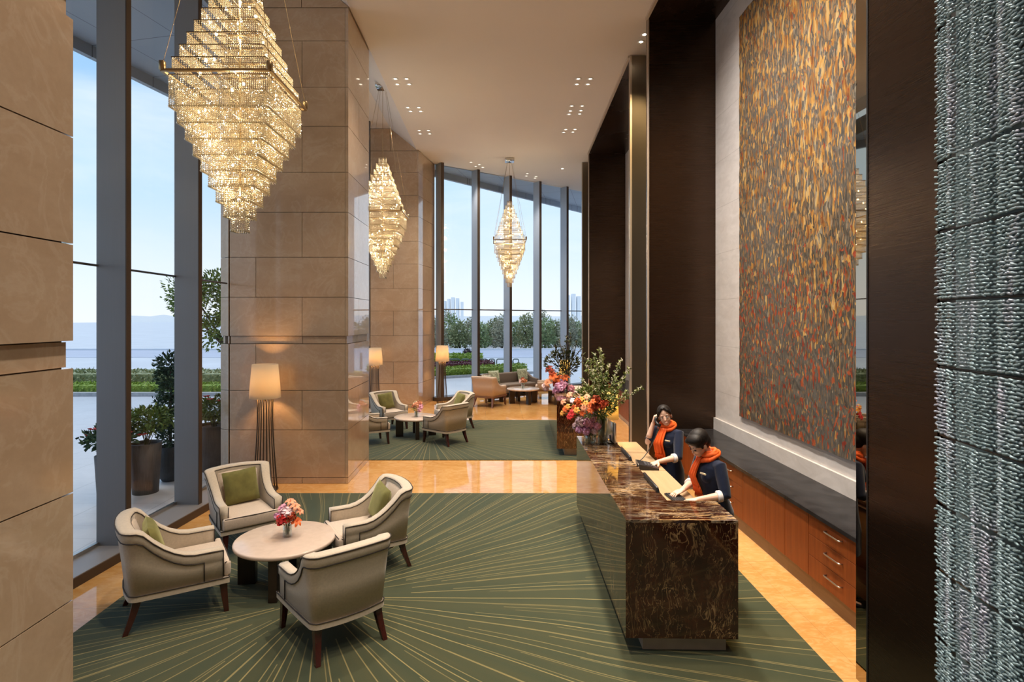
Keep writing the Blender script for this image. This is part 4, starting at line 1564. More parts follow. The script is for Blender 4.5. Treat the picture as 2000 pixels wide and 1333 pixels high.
protos = {}
SPOTS = []
for gi, grp in enumerate(DL):
    xs, ys = [], []
    for (px, py) in grp:
        Y = F * (ZC - H) / (622 - py)
        X = (px - 968) / F * Y
        xs.append(X)
        ys.append(Y)
        hot = gi >= 8
        lb = 'small round downlight in ' + DN[gi]
        if hot not in protos:
            protos[hot] = downlight(X, Y, lb, 'downlights: ' + DN[gi], hot)
        else:
            dup(protos[hot], (X, Y, ZC), 0, lb, 'downlights: ' + DN[gi])
    SPOTS.append((sum(xs) / len(xs), sum(ys) / len(ys)))

# ------------------------------------------------------------------ things on the desk
def keyboard(name, label, x, y, rz, w_=0.36, d_=0.14):
    t = thing(name, label, 'keyboard', (x, y, 1.0 + ZF + 0.001), rz, 'keyboards on the desk')
    MB().rbox(-d_ / 2, -w_ / 2, 0.0, d_ / 2, w_ / 2, 0.016, 0.004, 1).build('case', M['black'], t)
    k = MB()
    for i in range(5):
        for j in range(14):
            kx, ky = -d_ / 2 + 0.012 + i * (d_ - 0.024) / 5, -w_ / 2 + 0.01 + j * (w_ - 0.02) / 14
            k.box(kx + 0.001, ky + 0.001, 0.016, kx + (d_ - 0.024) / 5 - 0.003, ky + (w_ - 0.02) / 14 - 0.003, 0.021)
    o = k.build('keycaps', plain('keycap', (0.03, 0.03, 0.033), 0.5), t)
    return t


kx, ky, _ = dpt(0.665, 0.82)
keyboard('keyboard', 'black keyboard under the hands of the nearer person', kx, ky, DR + 0.1)
kx2, ky2, _ = dpt(0.665, 1.98)
t = thing('desk_telephone', 'black desk telephone with keypad by the hand of the farther person', 'telephone', (kx2, ky2 + 0.02, 1.0 + ZF + 0.001), DR - 0.1)
b = MB()
b.loft([[Vector((x, -0.12, 0)), Vector((x, 0.12, 0)), Vector((x, 0.12, h_)), Vector((x, -0.12, h_))] for x, h_ in ((-0.11, 0.06), (-0.02, 0.045), (0.11, 0.02))], smooth=False)
b.build('body', M['black'], t)
k = MB()
for i in range(4):
    for j in range(5):
        k.box(-0.04 + i * 0.034, -0.075 + j * 0.034, 0.03, -0.016 + i * 0.034, -0.051 + j * 0.034, 0.052 - i * 0.007)
k.build('keypad', plain('grey_key', (0.07, 0.07, 0.075), 0.5), t)
MB().rbox(-0.125, -0.12, 0.0, -0.110, 0.12, 0.062, 0.003, 1).build('edge_strip', M['steel'], t)


def low_monitor(label, y):
    x_, y_, _ = dpt(0.512, y)
    t = thing('recessed_monitor', label, 'monitor', (x_, y_, 0.90 + ZF), DR, 'monitors recessed behind the ledge')
    Mx = Matrix.Rotation(radians(-16), 4, 'Y')
    MB().rbox(-0.012, -0.26, 0.03, 0.012, 0.26, 0.262, 0.004, 1, Mx).build('housing', M['black'], t)
    MB().box(0.0122, -0.245, 0.045, 0.0135, 0.245, 0.25, Mx).build('screen', M['screen'], t)
    MB().box(-0.012, -0.06, 0.0, 0.03, 0.06, 0.032).build('foot', M['black'], t)
    return t


low_monitor('low black monitor sunk behind the marble ledge by the nearer person', 0.98)
low_monitor('low black monitor sunk behind the marble ledge by the farther person', 2.15)
x_, y_, _ = dpt(0.40, 2.86)
t = thing('upright_monitor', 'upright grey monitor seen edge-on beside the tall flower vase', 'monitor', (x_, y_, 1.101 + ZF), DR + 0.06)
MB().rbox(-0.012, -0.20, 0.03, 0.018, 0.20, 0.29, 0.006, 1).build('housing', M['steel'], t)
MB().box(0.0182, -0.185, 0.045, 0.0195, 0.185, 0.275).build('screen', M['screen'], t)
MB().rbox(-0.05, -0.07, 0.0, 0.07, 0.07, 0.014, 0.004, 1).build('base', M['black'], t)
MB().tube([(0.0, 0, 0.014), (-0.016, 0, 0.10)], 0.012, 8).build('stem', M['black'], t)


def desk_lamp(label, x, y, z, sc=1.0):
    t = thing('table_lamp', label, 'table lamp', (x, y, z), 0, 'yellow shaded desk lamps')
    t.scale = (sc,) * 3
    MB().lathe([(0, 0), (0.045, 0), (0.045, 0.014), (0.02, 0.022), (0.013, 0.05), (0.013, 0.33), (0.0, 0.33)], 24, cap=False).build('base', M['brass'], t)
    MB().lathe([(0.138, 0.255), (0.130, 0.42), (0.118, 0.605), (0.115, 0.605), (0.127, 0.42), (0.135, 0.255), (0.138, 0.255)], 40, cap=False).build('lamp_shade', M['shade_yellow'], t)
    MB().ell((0, 0, 0.40), (0.025, 0.025, 0.04)).build('bulb', M['bulb'], t)
    return t


lx, ly, _ = dpt(0.425, 3.19)
DLAMPS = []
t = desk_lamp('lit yellow shaded table lamp at the far end of the near desk', lx, ly, 1.101 + ZF)
DLAMPS.append((lx, ly, 1.1 + ZF + 0.45))
t2 = dup(t, (1.69, 13.9, 1.113), 0.3, 'lit table lamp with yellow shade on the far desk, seen between the flowers')
DLAMPS.append((1.69, 13.9, 1.56))
# ------------------------------------------------------------------ people
def hand(mb, wrist, d, nrm, thumb_side, curl=0.35, spread=1.0):
    """palm and five fingers; d = pointing direction, nrm = back-of-hand direction, thumb_side = +1/-1 along s"""
    d = Vector(d).normalized()
    nrm = Vector(nrm)
    nrm = (nrm - d * nrm.dot(d)).normalized()
    s = d.cross(nrm) * thumb_side
    w = Vector(wrist)
    rings = []
    for t_, hw, th in ((-0.02, 0.024, 0.020), (0.0, 0.026, 0.019), (0.03, 0.036, 0.017), (0.06, 0.042, 0.015), (0.085, 0.042, 0.013), (0.094, 0.038, 0.009)):
        c = w + d * t_
        rings.append([c + s * hw * cos(a) + nrm * th * sin(a) for a in [2 * pi * k / 12 for k in range(12)]])
    mb.loft(rings)
    for off, ln, r in ((0.031, 0.070, 0.0082), (0.0105, 0.080, 0.0085), (-0.0105, 0.074, 0.0082), (-0.031, 0.057, 0.0072)):
        p = w + d * 0.078 + s * off
        pts = [p]
        a = 0.0
        dd = (d + s * off * 2.2 * spread).normalized()
        for k, seg in enumerate((0.42, 0.33, 0.25)):
            a += curl * (0.7, 1.1, 0.8)[k]
            v = dd * cos(a) - nrm * sin(a)
            for h in range(2):
                pts.append(pts[-1] + v * (ln + 0.012) * seg / 2)
        mb.tube(pts, [r, r, r * 0.98, r * 0.95, r * 0.92, r * 0.85, r * 0.6], 8)
    p = w + d * 0.022 + s * 0.026
    v1 = (d * 0.62 + s * 0.72 - nrm * 0.25).normalized()
    v2 = (d * 0.9 + s * 0.25 - nrm * 0.35).normalized()
    mb.tube([p, p + v1 * 0.030, p + v1 * 0.036 + v2 * 0.018, p + v1 * 0.036 + v2 * 0.048], [0.013, 0.0115, 0.010, 0.006], 8)


def person(label, loc, yaw, J):
    t = thing('person', label, 'person', loc, yaw)
    lean = J['lean']
    L = lambda x, y, z: Vector((x + max(0, z - 0.95) * lean, y, z))
    sh = {1: L(0.005, 0.155, 1.352), -1: L(0.005, -0.155, 1.352)}
    hc = L(0.045, 0.0, 1.555) + Vector(J.get('hoff', (0, 0, 0)))
    HM = Matrix.Translation(hc) @ Matrix.Rotation(radians(J['hyaw']), 4, 'Z') @ Matrix.Rotation(radians(J['hpitch']), 4, 'Y') @ Matrix.Rotation(radians(J['hroll']), 4, 'X')
    b = MB()
    # head
    b.ell((-0.012, 0, 0.035), (0.092, 0.074, 0.086), HM, 20, 14)
    b.ell((0.022, 0, -0.022), (0.066, 0.060, 0.082), HM, 20, 14)
    b.ell((0.040, 0, -0.080), (0.036, 0.037, 0.030), HM, 14, 10)
    b.ell((0.010, 0, -0.062), (0.050, 0.050, 0.045), HM, 14, 10)
    for s in (-1, 1):
        b.ell((0.052, s * 0.030, -0.030), (0.028, 0.025, 0.028), HM)
        b.ell((-0.008, s * 0.074, -0.010), (0.018, 0.009, 0.030), HM)
        b.ell((0.070, s * 0.028, 0.026), (0.014, 0.024, 0.010), HM)
    b.tube([(0.076, 0, 0.016), (0.088, 0, -0.008), (0.094, 0, -0.024), (0.082, 0, -0.034)], [0.007, 0.008, 0.0115, 0.010], 10, HM)
    b.ell((0.086, 0, -0.060), (0.010, 0.020, 0.010), HM)
    nb_ = HM @ Vector((-0.02, 0, -0.06))
    b.tube([L(-0.015, 0, 1.30), L(-0.010, 0, 1.40), (L(-0.01, 0, 1.43) + nb_) / 2, nb_], [0.075, 0.052, 0.048, 0.050], 14)
    # trunk under the dress
    tr_ = []
    for z, cx, rx, ry in ((0.86, 0, 0.10, 0.145), (0.95, -0.005, 0.11, 0.15), (1.06, 0.005, 0.085, 0.115), (1.2, 0.015, 0.095, 0.13), (1.32, 0.005, 0.085, 0.15), (1.385, 0, 0.055, 0.11), (1.41, -0.005, 0.045, 0.06)):
        tr_.append([L(cx + rx * cos(a), ry * sin(a), z) for a in [2 * pi * k / 20 for k in range(20)]])
    b.loft(tr_)
    for s in (-1, 1):
        b.tube([(0, s * 0.085, 0.93), (0.01, s * 0.09, 0.72), (0.012, s * 0.085, 0.50), (-0.008, s * 0.085, 0.34), (-0.02, s * 0.085, 0.09)], [0.085, 0.078, 0.052, 0.052, 0.034], 14)
        b.tube([(-0.045, s * 0.085, 0.05), (0.03, s * 0.087, 0.045), (0.13, s * 0.09, 0.022)], [0.030, 0.034, 0.022], 10)
        e, wr = Vector(J['elbow'][s]), Vector(J['wrist'][s])
        b.tube([sh[s] + Vector((0, -s * 0.05, 0.0)), sh[s], sh[s].lerp(e, 0.5), e, e.lerp(wr, 0.35), e.lerp(wr, 0.75), wr], [0.045, 0.050, 0.042, 0.036, 0.037, 0.028, 0.0235], 12)
        hd = J['hand'][s]
        hand(b, wr, hd[0], hd[1], hd[2], hd[3])
    body = remesh(b, 'body', M['skin'], t, 0.0042, 2, 0.4)
    # eyes, brows, mouth
    eb = MB()
    ew = MB()
    bb_ = MB()
    for s in (-1, 1):
        if J['smile']:
            ew.ell((0.0785, s * 0.029, 0.004), (0.0085, 0.0145, 0.0062), HM, 12, 7)
            eb.ell((0.0840, s * 0.028, 0.004), (0.0048, 0.0066, 0.0060), HM, 10, 6)
            eb.tube([(0.078, s * 0.013, 0.006), (0.0855, s * 0.026, 0.0112), (0.074, s * 0.045, 0.007)], [0.0012, 0.0024, 0.0014], 6, HM)
        else:
            eb.ell((0.0800, s * 0.029, -0.001), (0.0085, 0.0155, 0.0036), HM, 10, 6)
        bb_.tube([(0.083, s * 0.014, 0.026), (0.082, s * 0.030, 0.031), (0.070, s * 0.046, 0.025)], [0.003, 0.0032, 0.0018], 6, HM)
    eb.build('eyes', M['eye'], body)
    if J['smile']:
        ew.build('eye_whites', M['white'], body)
    bb_.build('eyebrows', M['hair'], body)
    lp = MB()
    if J['smile']:
        lp.tube([(0.078, 0.027, -0.050), (0.088, 0.013, -0.0555), (0.0915, 0, -0.0565), (0.088, -0.013, -0.0555), (0.078, -0.027, -0.050)], [0.0016, 0.0030, 0.0032, 0.0030, 0.0016], 8, HM)
        lp.tube([(0.078, 0.026, -0.051), (0.0865, 0.013, -0.064), (0.089, 0, -0.067), (0.0865, -0.013, -0.064), (0.078, -0.026, -0.051)], [0.0016, 0.0032, 0.0038, 0.0032, 0.0016], 8, HM)
        MB().ell((0.0855, 0, -0.0605), (0.0055, 0.019, 0.0050), HM, 10, 6).build('teeth', M['white'], body)
    else:
        lp.tube([(0.080, 0.020, -0.059), (0.0895, 0.008, -0.059), (0.091, 0, -0.060), (0.0895, -0.008, -0.059), (0.080, -0.020, -0.059)], [0.0018, 0.0048, 0.0052, 0.0048, 0.0018], 8, HM)
    lp.build('lips', M['lips'], body)
    # hair
    h = MB()
    if J['hair'] == 'back':
        h.ell((-0.030, 0, 0.048), (0.093, 0.083, 0.088), HM, 20, 14)
        h.ell((-0.045, 0, 0.000), (0.070, 0.076, 0.075), HM, 20, 14)
        for s in (-1, 1):
            h.tube([(0.052, s * 0.012, 0.118), (0.066, s * 0.048, 0.082), (0.040, s * 0.072, 0.040), (0.010, s * 0.079, 0.010)], [0.018, 0.018, 0.016, 0.010], 10, HM)
        h.ell((-0.125, 0, -0.005), (0.042, 0.045, 0.042), HM, 14, 10)
    else:
        h.ell((-0.028, 0, 0.055), (0.106, 0.092, 0.092), HM, 20, 14)
        h.ell((-0.062, 0, 0.005), (0.070, 0.080, 0.085), HM, 20, 14)
        h.ell((0.022, 0.012, 0.088), (0.074, 0.080, 0.050), HM, 20, 14)
        for s in (-1, 1):
            h.ell((0.030, s * 0.060, 0.055), (0.046, 0.026, 0.044), HM, 14, 10)
            h.ell((0.022, s * 0.074, 0.018), (0.016, 0.010, 0.036), HM, 14, 10)
        h.ell((0.058, -0.020, 0.078), (0.036, 0.056, 0.030), HM, 14, 10)
    remesh(h, 'hair', M['hair'], t, 0.005, 8, 0.6)
    # dress with sleeves
    d = MB()
    rg = []
    for z, cx, rx, ry in ((0.50, 0.0, 0.155, 0.195), (0.60, 0.0, 0.156, 0.196), (0.72, 0.0, 0.155, 0.193), (0.90, -0.008, 0.138, 0.180), (0.99, 0.0, 0.118, 0.156), (1.07, 0.008, 0.104, 0.136), (1.16, 0.022, 0.115, 0.148), (1.25, 0.028, 0.122, 0.160), (1.32, 0.016, 0.108, 0.166), (1.375, 0.003, 0.080, 0.142), (1.412, -0.002, 0.064, 0.095), (1.432, -0.004, 0.056, 0.066)):
        rg.append([L(cx + rx * cos(a) * (1.0 + 0.03 * cos(5 * a) * (z < 0.9)), ry * sin(a) * (1.0 + 0.02 * sin(7 * a) * (z < 0.9)), z) for a in [2 * pi * k / 36 for k in range(36)]])
    d.loft(rg)
    for s in (-1, 1):
        d.ell(L(0.095, s * 0.066, 1.235), (0.060, 0.062, 0.060), None, 14, 10)
        e, wr = Vector(J['elbow'][s]), Vector(J['wrist'][s])
        en = e.lerp(wr, J['sleeve'][s])
        pts = [sh[s] + Vector((0, -s * 0.07, -0.01)), sh[s] + Vector((0, s * 0.004, -0.004)), sh[s].lerp(e, 0.35), sh[s].lerp(e, 0.75), e, en]
        rr = [0.060, 0.060, 0.057, 0.054, 0.052, 0.049]
        if J['sleeve'][s] < 0.05:
            pts, rr = pts[:-2] + [sh[s].lerp(e, 0.9)], rr[:-2] + [0.055]
        d.tube(pts, rr, 16)
    remesh(d, 'dress', M['navy'], t, 0.006, 4, 0.5)
    for s in (-1, 1):
        e, wr = Vector(J['elbow'][s]), Vector(J['wrist'][s])
        if J['sleeve'][s] > 0.05:
            a_, c_ = e.lerp(wr, J['sleeve'][s] - 0.03), e.lerp(wr, J['sleeve'][s] + 0.14)
            MB().tube([a_, a_.lerp(c_, 0.1), a_.lerp(c_, 0.9), c_], [0.048, 0.0525, 0.054, 0.050], 18).build('cuff', M['cuff'], t)
    # scarf: folded loop round the neck, two tails and a fringe
    sc = MB()
    cc = L(0.0, 0, 1.44)
    for (dz, rx, ry, r, tilt) in ((0.004, 0.070, 0.078, 0.027, 0.42), (-0.022, 0.090, 0.094, 0.022, 0.80), (0.022, 0.064, 0.072, 0.020, 0.30)):
        ring_ = []
        for k in range(25):
            a = 2 * pi * k / 24
            ring_.append(cc + Vector((rx * cos(a) + 0.004, ry * sin(a), dz - tilt * rx * cos(a) * 0.55 + 0.004 * sin(6 * a + dz * 90))))
        sc.tube(ring_, r, 10, sx=1.0)
    def front(z, y):
        prof_ = [(0.90, 0.135), (0.99, 0.122), (1.07, 0.125), (1.16, 0.150), (1.235, 0.172), (1.32, 0.135), (1.40, 0.085)]
        for (za, xa), (zb, xb) in zip(prof_[:-1], prof_[1:]):
            if za <= z <= zb:
                x = xa + (xb - xa) * (z - za) / (zb - za)
                break
        else:
            x = 0.135 if z < 0.9 else 0.085
        return L(x - 0.35 * y * y / 0.1 * 0.12, y, z)
    fr_ = MB()
    for (y0, y1, z1, wd, off) in J['tails']:
        rr = []
        nz2 = 14
        for k in range(nz2 + 1):
            s_ = k / nz2
            z = 1.41 + (z1 - 1.41) * s_
            yc = y0 + (y1 - y0) * min(1, s_ * 1.6)
            w2 = wd * (0.62 + 0.38 * min(1, s_ * 1.3)) / 2
            ring_ = []
            m_ = 14
            for q in range(m_):
                u = -1 + 2 * q / (m_ - 1)
                p = front(z, yc + u * w2)
                ring_.append(p + Vector((off + 0.018 + 0.006 * sin(u * 7 + s_ * 2), 0, 0)))
            for q in range(m_):
                u = 1 - 2 * q / (m_ - 1)
                p = front(z, yc + u * w2)
                ring_.append(p + Vector((off + 0.004 + 0.006 * sin(u * 7 + s_ * 2), 0, 0)))
            rr.append(ring_)
        sc.loft(rr)
        for q in range(12):
            u = -1 + 2 * q / 11
            p = front(z1, y1 + u * wd / 2) + Vector((off + 0.011, 0, 0.004))
            fr_.tube([p, p + Vector((0.003, u * 0.004, -0.03)), p + Vector((0.0, u * 0.01, -0.062))], [0.0042, 0.0036, 0.002], 5)
    so = sc.build('scarf', M['orange'], t)
    fr_.build('fringe', M['orange'], so)
    bp = front(1.275, 0.095) + Vector((0.006, 0, 0.0))
    MB().rbox(-0.006, -0.030, -0.008, 0.006, 0.030, 0.008, 0.002, 1, Matrix.Translation(bp) @ Matrix.Rotation(0.45, 4, 'Z') @ Matrix.Rotation(-0.12, 4, 'X')).build('name_badge', plain('badge', (0.80, 0.68, 0.46), 0.35, 0.3), t)
    for s in (-1, 1):
        so_ = MB()
        so_.loft([[Vector((x + 0.0, s * 0.088 + wy * cos(a), 0.0 + max(0.0, zc_ + hz_ * sin(a)))) for a in [2 * pi * k / 14 for k in range(14)]] for x, wy, zc_, hz_ in ((-0.07, 0.02, 0.05, 0.03), (-0.05, 0.034, 0.045, 0.042), (0.02, 0.040, 0.035, 0.040), (0.10, 0.042, 0.022, 0.026), (0.150, 0.030, 0.014, 0.016), (0.165, 0.012, 0.010, 0.008))])
        so_.tube([(-0.052, s * 0.088, 0.03), (-0.055, s * 0.088, 0.0)], [0.018, 0.010], 8)
        so_.build('shoe', M['black'], t)
    return t, HM, hc


# nearer person: head bowed over the keyboard
J2 = dict(lean=0.16, hyaw=6, hpitch=34, hroll=-4, hoff=(0.05, 0, -0.025), smile=False, hair='full',
          elbow={1: (0.075, 0.245, 1.105), -1: (0.10, -0.235, 1.10)}, wrist={1: (0.325, 0.165, 1.062), -1: (0.315, -0.085, 1.075)},
          hand={1: ((0.9, -0.28, -0.16), (0.1, 0, 1), -1, 0.28), -1: ((0.95, 0.12, -0.22), (0.15, 0, 1), 1, 0.36)},
          sleeve={1: 0.16, -1: 0.16}, tails=[(-0.01, -0.05, 1.05, 0.125, 0.004), (0.0, -0.035, 1.12, 0.10, 0.014)])
P2 = (2.13, 5.50, 0.0)
person('person in navy dress and orange scarf with head bowed, typing at the desk', P2, radians(195), J2)
# farther person: on the telephone, smiling towards the room
J1 = dict(lean=0.08, hyaw=34, hpitch=8, hroll=14, hoff=(0.0, 0.0, -0.005), smile=True, hair='back',
          elbow={1: (0.16, 0.225, 1.10), -1: (0.185, -0.185, 1.215)}, wrist={1: (0.395, 0.105, 1.062), -1: (0.150, -0.125, 1.455)},
          hand={1: ((0.95, -0.1, -0.16), (0.1, 0, 1), -1, 0.25), -1: ((-0.10, 0.16, 0.95), (0.55, -0.8, 0.0), -1, 1.0)},
          sleeve={1: 0.14, -1: 0.0}, tails=[(0.02, -0.01, 1.03, 0.12, 0.004), (0.0, -0.03, 1.10, 0.10, 0.014)])
P1 = (2.13, 6.98, 0.0)
_, HM1, hc1 = person('smiling person in navy dress and orange scarf holding a telephone to the ear', P1, radians(220), J1)
W1 = Matrix.Translation(P1) @ Matrix.Rotation(radians(220), 4, 'Z')
ear = W1 @ HM1 @ Vector((0.0, -0.098, 0.005))
mouth = W1 @ HM1 @ Vector((0.075, -0.080, -0.085))
hs = thing('telephone_handset', 'black telephone handset held to the ear of the smiling person', 'telephone handset', tuple((ear + mouth) / 2))
c_ = (ear + mouth) / 2
e_, m_ = ear - c_, mouth - c_
outw = (W1 @ HM1 @ Vector((0.03, -0.13, -0.04))) - c_
b = MB()
b.tube([e_, e_.lerp(outw, 0.55), outw.lerp((e_ + m_) / 2, 0.3), m_.lerp(outw, 0.55), m_], [0.024, 0.016, 0.014, 0.016, 0.024], 10)
b.build('grip', M['black'], hs)
ph = Vector((kx2 - 0.10, ky2 + 0.14, 1.045))
cd = []
for k in range(25):
    s_ = k / 24
    p = mouth.lerp(ph, s_)
    p.z = mouth.z + (ph.z - mouth.z) * (1 - (1 - s_) ** 1.8)
    cd.append(p - c_)
MB().tube(cd, 0.0055, 6).build('coiled_cord', M['black'], hs)
# ------------------------------------------------------------------ leaves and flowers
RN = random.Random(21)


def leaf(mb, p, d, ln, wd, up=None):
    d = Vector(d).normalized()
    a = Vector((0, 0, 1)) if abs(d.z) < 0.9 else Vector((1, 0, 0))
    s = d.cross(a).normalized()
    s = (Matrix.Rotation(RN.uniform(-1.2, 1.2), 3, d) @ s)
    nn = s.cross(d)
    p = Vector(p)
    mb.add([p, p + d * ln * 0.45 + s * wd * 0.5 - nn * wd * 0.12, p + d * ln - nn * ln * 0.10, p + d * ln * 0.45 - s * wd * 0.5 - nn * wd * 0.12, p + d * ln * 0.5 + nn * wd * 0.10],
           [(0, 1, 4), (1, 2, 4), (2, 3, 4), (3, 0, 4)])


def rdir():
    while True:
        v = Vector((RN.uniform(-1, 1), RN.uniform(-1, 1), RN.uniform(-1, 1)))
        if 0.05 < v.length < 1:
            return v.normalized()


def crown(mb, c, r, n, size, shell=0.55, lump=0.25):
    c = Vector(c)
    for _ in range(n):
        d = rdir()
        k = (RN.uniform(shell, 1.0)) * (1 + lump * mnoise.noise(d * 2.3 + c))
        p = c + Vector((d.x * r[0], d.y * r[1], d.z * r[2])) * k
        leaf(mb, p, d + rdir() * 0.8 + Vector((0, 0, 0.25)), size * RN.uniform(0.7, 1.3), size * 0.55)


def hedge_mesh(x0, y0, x1, y1, depth, h, n, size, z0=-0.03):
    mb = MB()
    a, c = Vector((x0, y0, 0)), Vector((x1, y1, 0))
    d = (c - a)
    q = Vector((-d.y, d.x, 0)).normalized()
    core = [a + q * 0.05, c + q * 0.05, c + q * (depth - 0.05), a + q * (depth - 0.05)]
    mb.prism([(v.x, v.y) for v in core], z0, h - 0.06)
    for _ in range(n):
        s, u = RN.random(), RN.random()
        if RN.random() < 0.5:
            p = a + d * s + q * depth * u
            p.z = h - 0.05 + 0.03 * RN.random()
            dr = Vector((0, 0, 1)) + rdir() * 0.8
        else:
            side = 0 if RN.random() < 0.8 else 1
            p = a + d * s + q * depth * side
            p.z = z0 + (h - z0) * u
            dr = q * (-1 if side == 0 else 1) + rdir() * 0.9
        leaf(mb, p, dr, size * RN.uniform(0.7, 1.3), size * 0.6)
    return mb


def hedge(label, name, x0, y0, x1, y1, depth, h, n, size, mat):
    t = thing(name, label, 'hedge', ((x0 + x1) / 2, (y0 + y1) / 2, -0.03))
    o = hedge_mesh(x0, y0, x1, y1, depth, h, n, size).build('foliage', mat, t)
    o.location = (-(x0 + x1) / 2, -(y0 + y1) / 2, 0.03)
    return t


# ---- left forecourt
struct('kerb', MB().prism([(-60, 19.9), (-4.9, 20.15), (-4.9, 20.4), (-60, 20.2)], -0.03, 0.10), M['kerb'])
hedge('low lime green clipped hedge along the kerb outside the left windows', 'clipped_hedge', -34, 20.45, -4.9, 20.5, 0.7, 0.36, 5200, 0.10, M['leaf_lime'])
hedge('taller dark green hedge behind the low lime hedge outside the left windows', 'clipped_hedge', -36, 21.6, -4.9, 21.65, 1.4, 0.66, 5200, 0.13, M['leaf_olive'])
struct('lawn_ground', MB().prism([(-60, 23.0), (-4.5, 23.0), (-4.5, 30), (-60, 31)], -0.03, 0.02), plain('lawn', (0.24, 0.29, 0.19), 0.95, var=0.25, vscale=3))


def pot_plant(name, label, cat, loc, prof, potmat):
    t = thing(name, label, cat, (*loc, -0.03))
    MB().lathe(prof, 32, cap=False).build('pot', potmat, t)
    top = prof[-1]
    MB().lathe([(0, top[1] + 0.005), (top[0], top[1])], 24, cap=False).build('soil', M['soil'], t)
    return t


def stems(mb, base, n, spread, h, r=0.006):
    for _ in range(n):
        a, k = RN.uniform(0, 6.28), RN.uniform(0.2, 1)
        mb.tube([(RN.uniform(-.05, .05), RN.uniform(-.05, .05), base), (spread * k * cos(a) * 0.5, spread * k * sin(a) * 0.5, base + h * 0.5), (spread * k * cos(a), spread * k * sin(a), base + h)], [r, r * 0.8, r * 0.5], 5)


TALL = lambda rb, rt, h: [(0, 0), (rb, 0), (rb + (rt - rb) * 0.5, h * 0.5), (rt, h), (rt, h + 0.0), (rt - 0.02, h + 0.005), (rt - 0.025, h - 0.05)]
t = pot_plant('potted_shrub', 'round leafy shrub in a tall grey ribbed planter just outside the window', 'potted plant', (-5.57, 9.05), TALL(0.185, 0.232, 0.79), M['pot_grey'])
b = MB(); stems(b, 0.72, 16, 0.24, 0.38); b.build('stems', M['stem'], t)
b = MB(); crown(b, (0.06, 0, 1.16), (0.36, 0.34, 0.20), 1000, 0.075, 0.35); b.build('foliage', M['leaf'], t)
t = pot_plant('potted_topiary', 'tall dark green column topiary in a dark glazed round pot outside', 'potted plant', (-5.56, 9.72), [(0, 0), (0.12, 0), (0.19, 0.10), (0.235, 0.30), (0.23, 0.48), (0.20, 0.585), (0.18, 0.59), (0.175, 0.54)], M['pot_dark'])
b = MB(); b.tube([(0, 0, 0.5), (0.01, 0, 1.9)], [0.03, 0.012], 8); b.build('trunk', M['bark'], t)
b = MB()
for z_, r_ in ((0.78, 0.22), (1.02, 0.25), (1.28, 0.24), (1.52, 0.235), (1.76, 0.23), (1.98, 0.21)):
    crown(b, (0.02 * sin(z_ * 9), 0, z_), (r_, r_, 0.20), 420, 0.075, 0.5)
b.build('foliage', M['leaf_dark'], t)
t = pot_plant('potted_poinsettia', 'poinsettia with red bracts mostly hidden behind the first grey window fin', 'potted plant', (-5.82, 8.62), TALL(0.18, 0.22, 0.70), M['pot_grey'])
b = MB(); stems(b, 0.65, 10, 0.3, 0.28); b.build('stems', M['stem'], t)
b = MB(); crown(b, (0, 0, 0.96), (0.40, 0.36, 0.17), 420, 0.10, 0.4); b.build('foliage', M['leaf_dark'], t)
for k, (x, y, z) in enumerate(((-0.36, 0.05, 0.98), (0.32, -0.12, 1.05), (0.05, -0.1, 1.16), (-0.2, -0.1, 1.1), (0.40, 0.1, 0.98))):
    b = MB()
    for q in range(9):
        a = 2 * pi * q / 9
        leaf(b, (x, y, z), (cos(a), sin(a), 0.35), 0.085, 0.04)
    b.build('bract', M['f_red'], t)
t = pot_plant('potted_shrub', 'leafy shrub with red flowers in a wide grey planter beside the stone pillar', 'potted plant', (-5.16, 10.45), TALL(0.26, 0.31, 0.82), M['pot_grey'])
b = MB(); stems(b, 0.78, 12, 0.24, 0.30); b.build('stems', M['stem'], t)
b = MB(); crown(b, (0.0, 0, 1.10), (0.36, 0.32, 0.22), 900, 0.08, 0.35); b.build('foliage', M['leaf'], t)
for (x, y, z) in ((0.0, -0.18, 1.30), (0.16, -0.16, 1.27), (-0.1, -0.1, 1.34)):
    b = MB()
    for q in range(8):
        a = 2 * pi * q / 8
        leaf(b, (x, y, z), (cos(a), sin(a), 0.4), 0.07, 0.035)
    b.build('bract', M['f_red'], t)


def tree(name, label, loc, crowns, trunk_h, n, size, mat, group=None):
    t = thing(name, label, 'tree', (*loc, -0.03), 0, group)
    b = MB()
    b.tube([(0, 0, 0), (0.03, 0.02, trunk_h * 0.5), (0, 0, trunk_h)], [0.035 * trunk_h + 0.03, 0.03 * trunk_h + 0.02, 0.02 * trunk_h], 8)
    for c, r in crowns:
        b.tube([(0, 0, trunk_h * 0.7), tuple(Vector(c) * 0.6 + Vector((0, 0, trunk_h * 0.3))), c], [0.05, 0.03, 0.012], 6)
    b.build('trunk', M['bark'], t)
    b = MB()
    tot = sum(r[0] * r[2] for _, r in crowns)
    for c, r in crowns:
        crown(b, c, r, int(n * r[0] * r[2] / tot), size, 0.25, 0.5)
    b.build('foliage', mat, t)
    return t


tree('broadleaf_tree', 'green broadleaf tree outside the left window next to the second stone pillar', (-8.1, 17.2), [((-1.1, 0, 3.55), (0.75, 0.7, 0.5)), ((-0.3, 0.2, 3.75), (0.8, 0.7, 0.5)), ((0.2, 0, 3.1), (0.9, 0.8, 0.6)), ((-0.2, 0, 2.45), (0.8, 0.8, 0.55)), ((0.5, 0.1, 2.2), (0.8, 0.8, 0.6)), ((-1.4, 0, 3.15), (0.4, 0.4, 0.3))], 2.6, 4600, 0.13, M['leaf'])

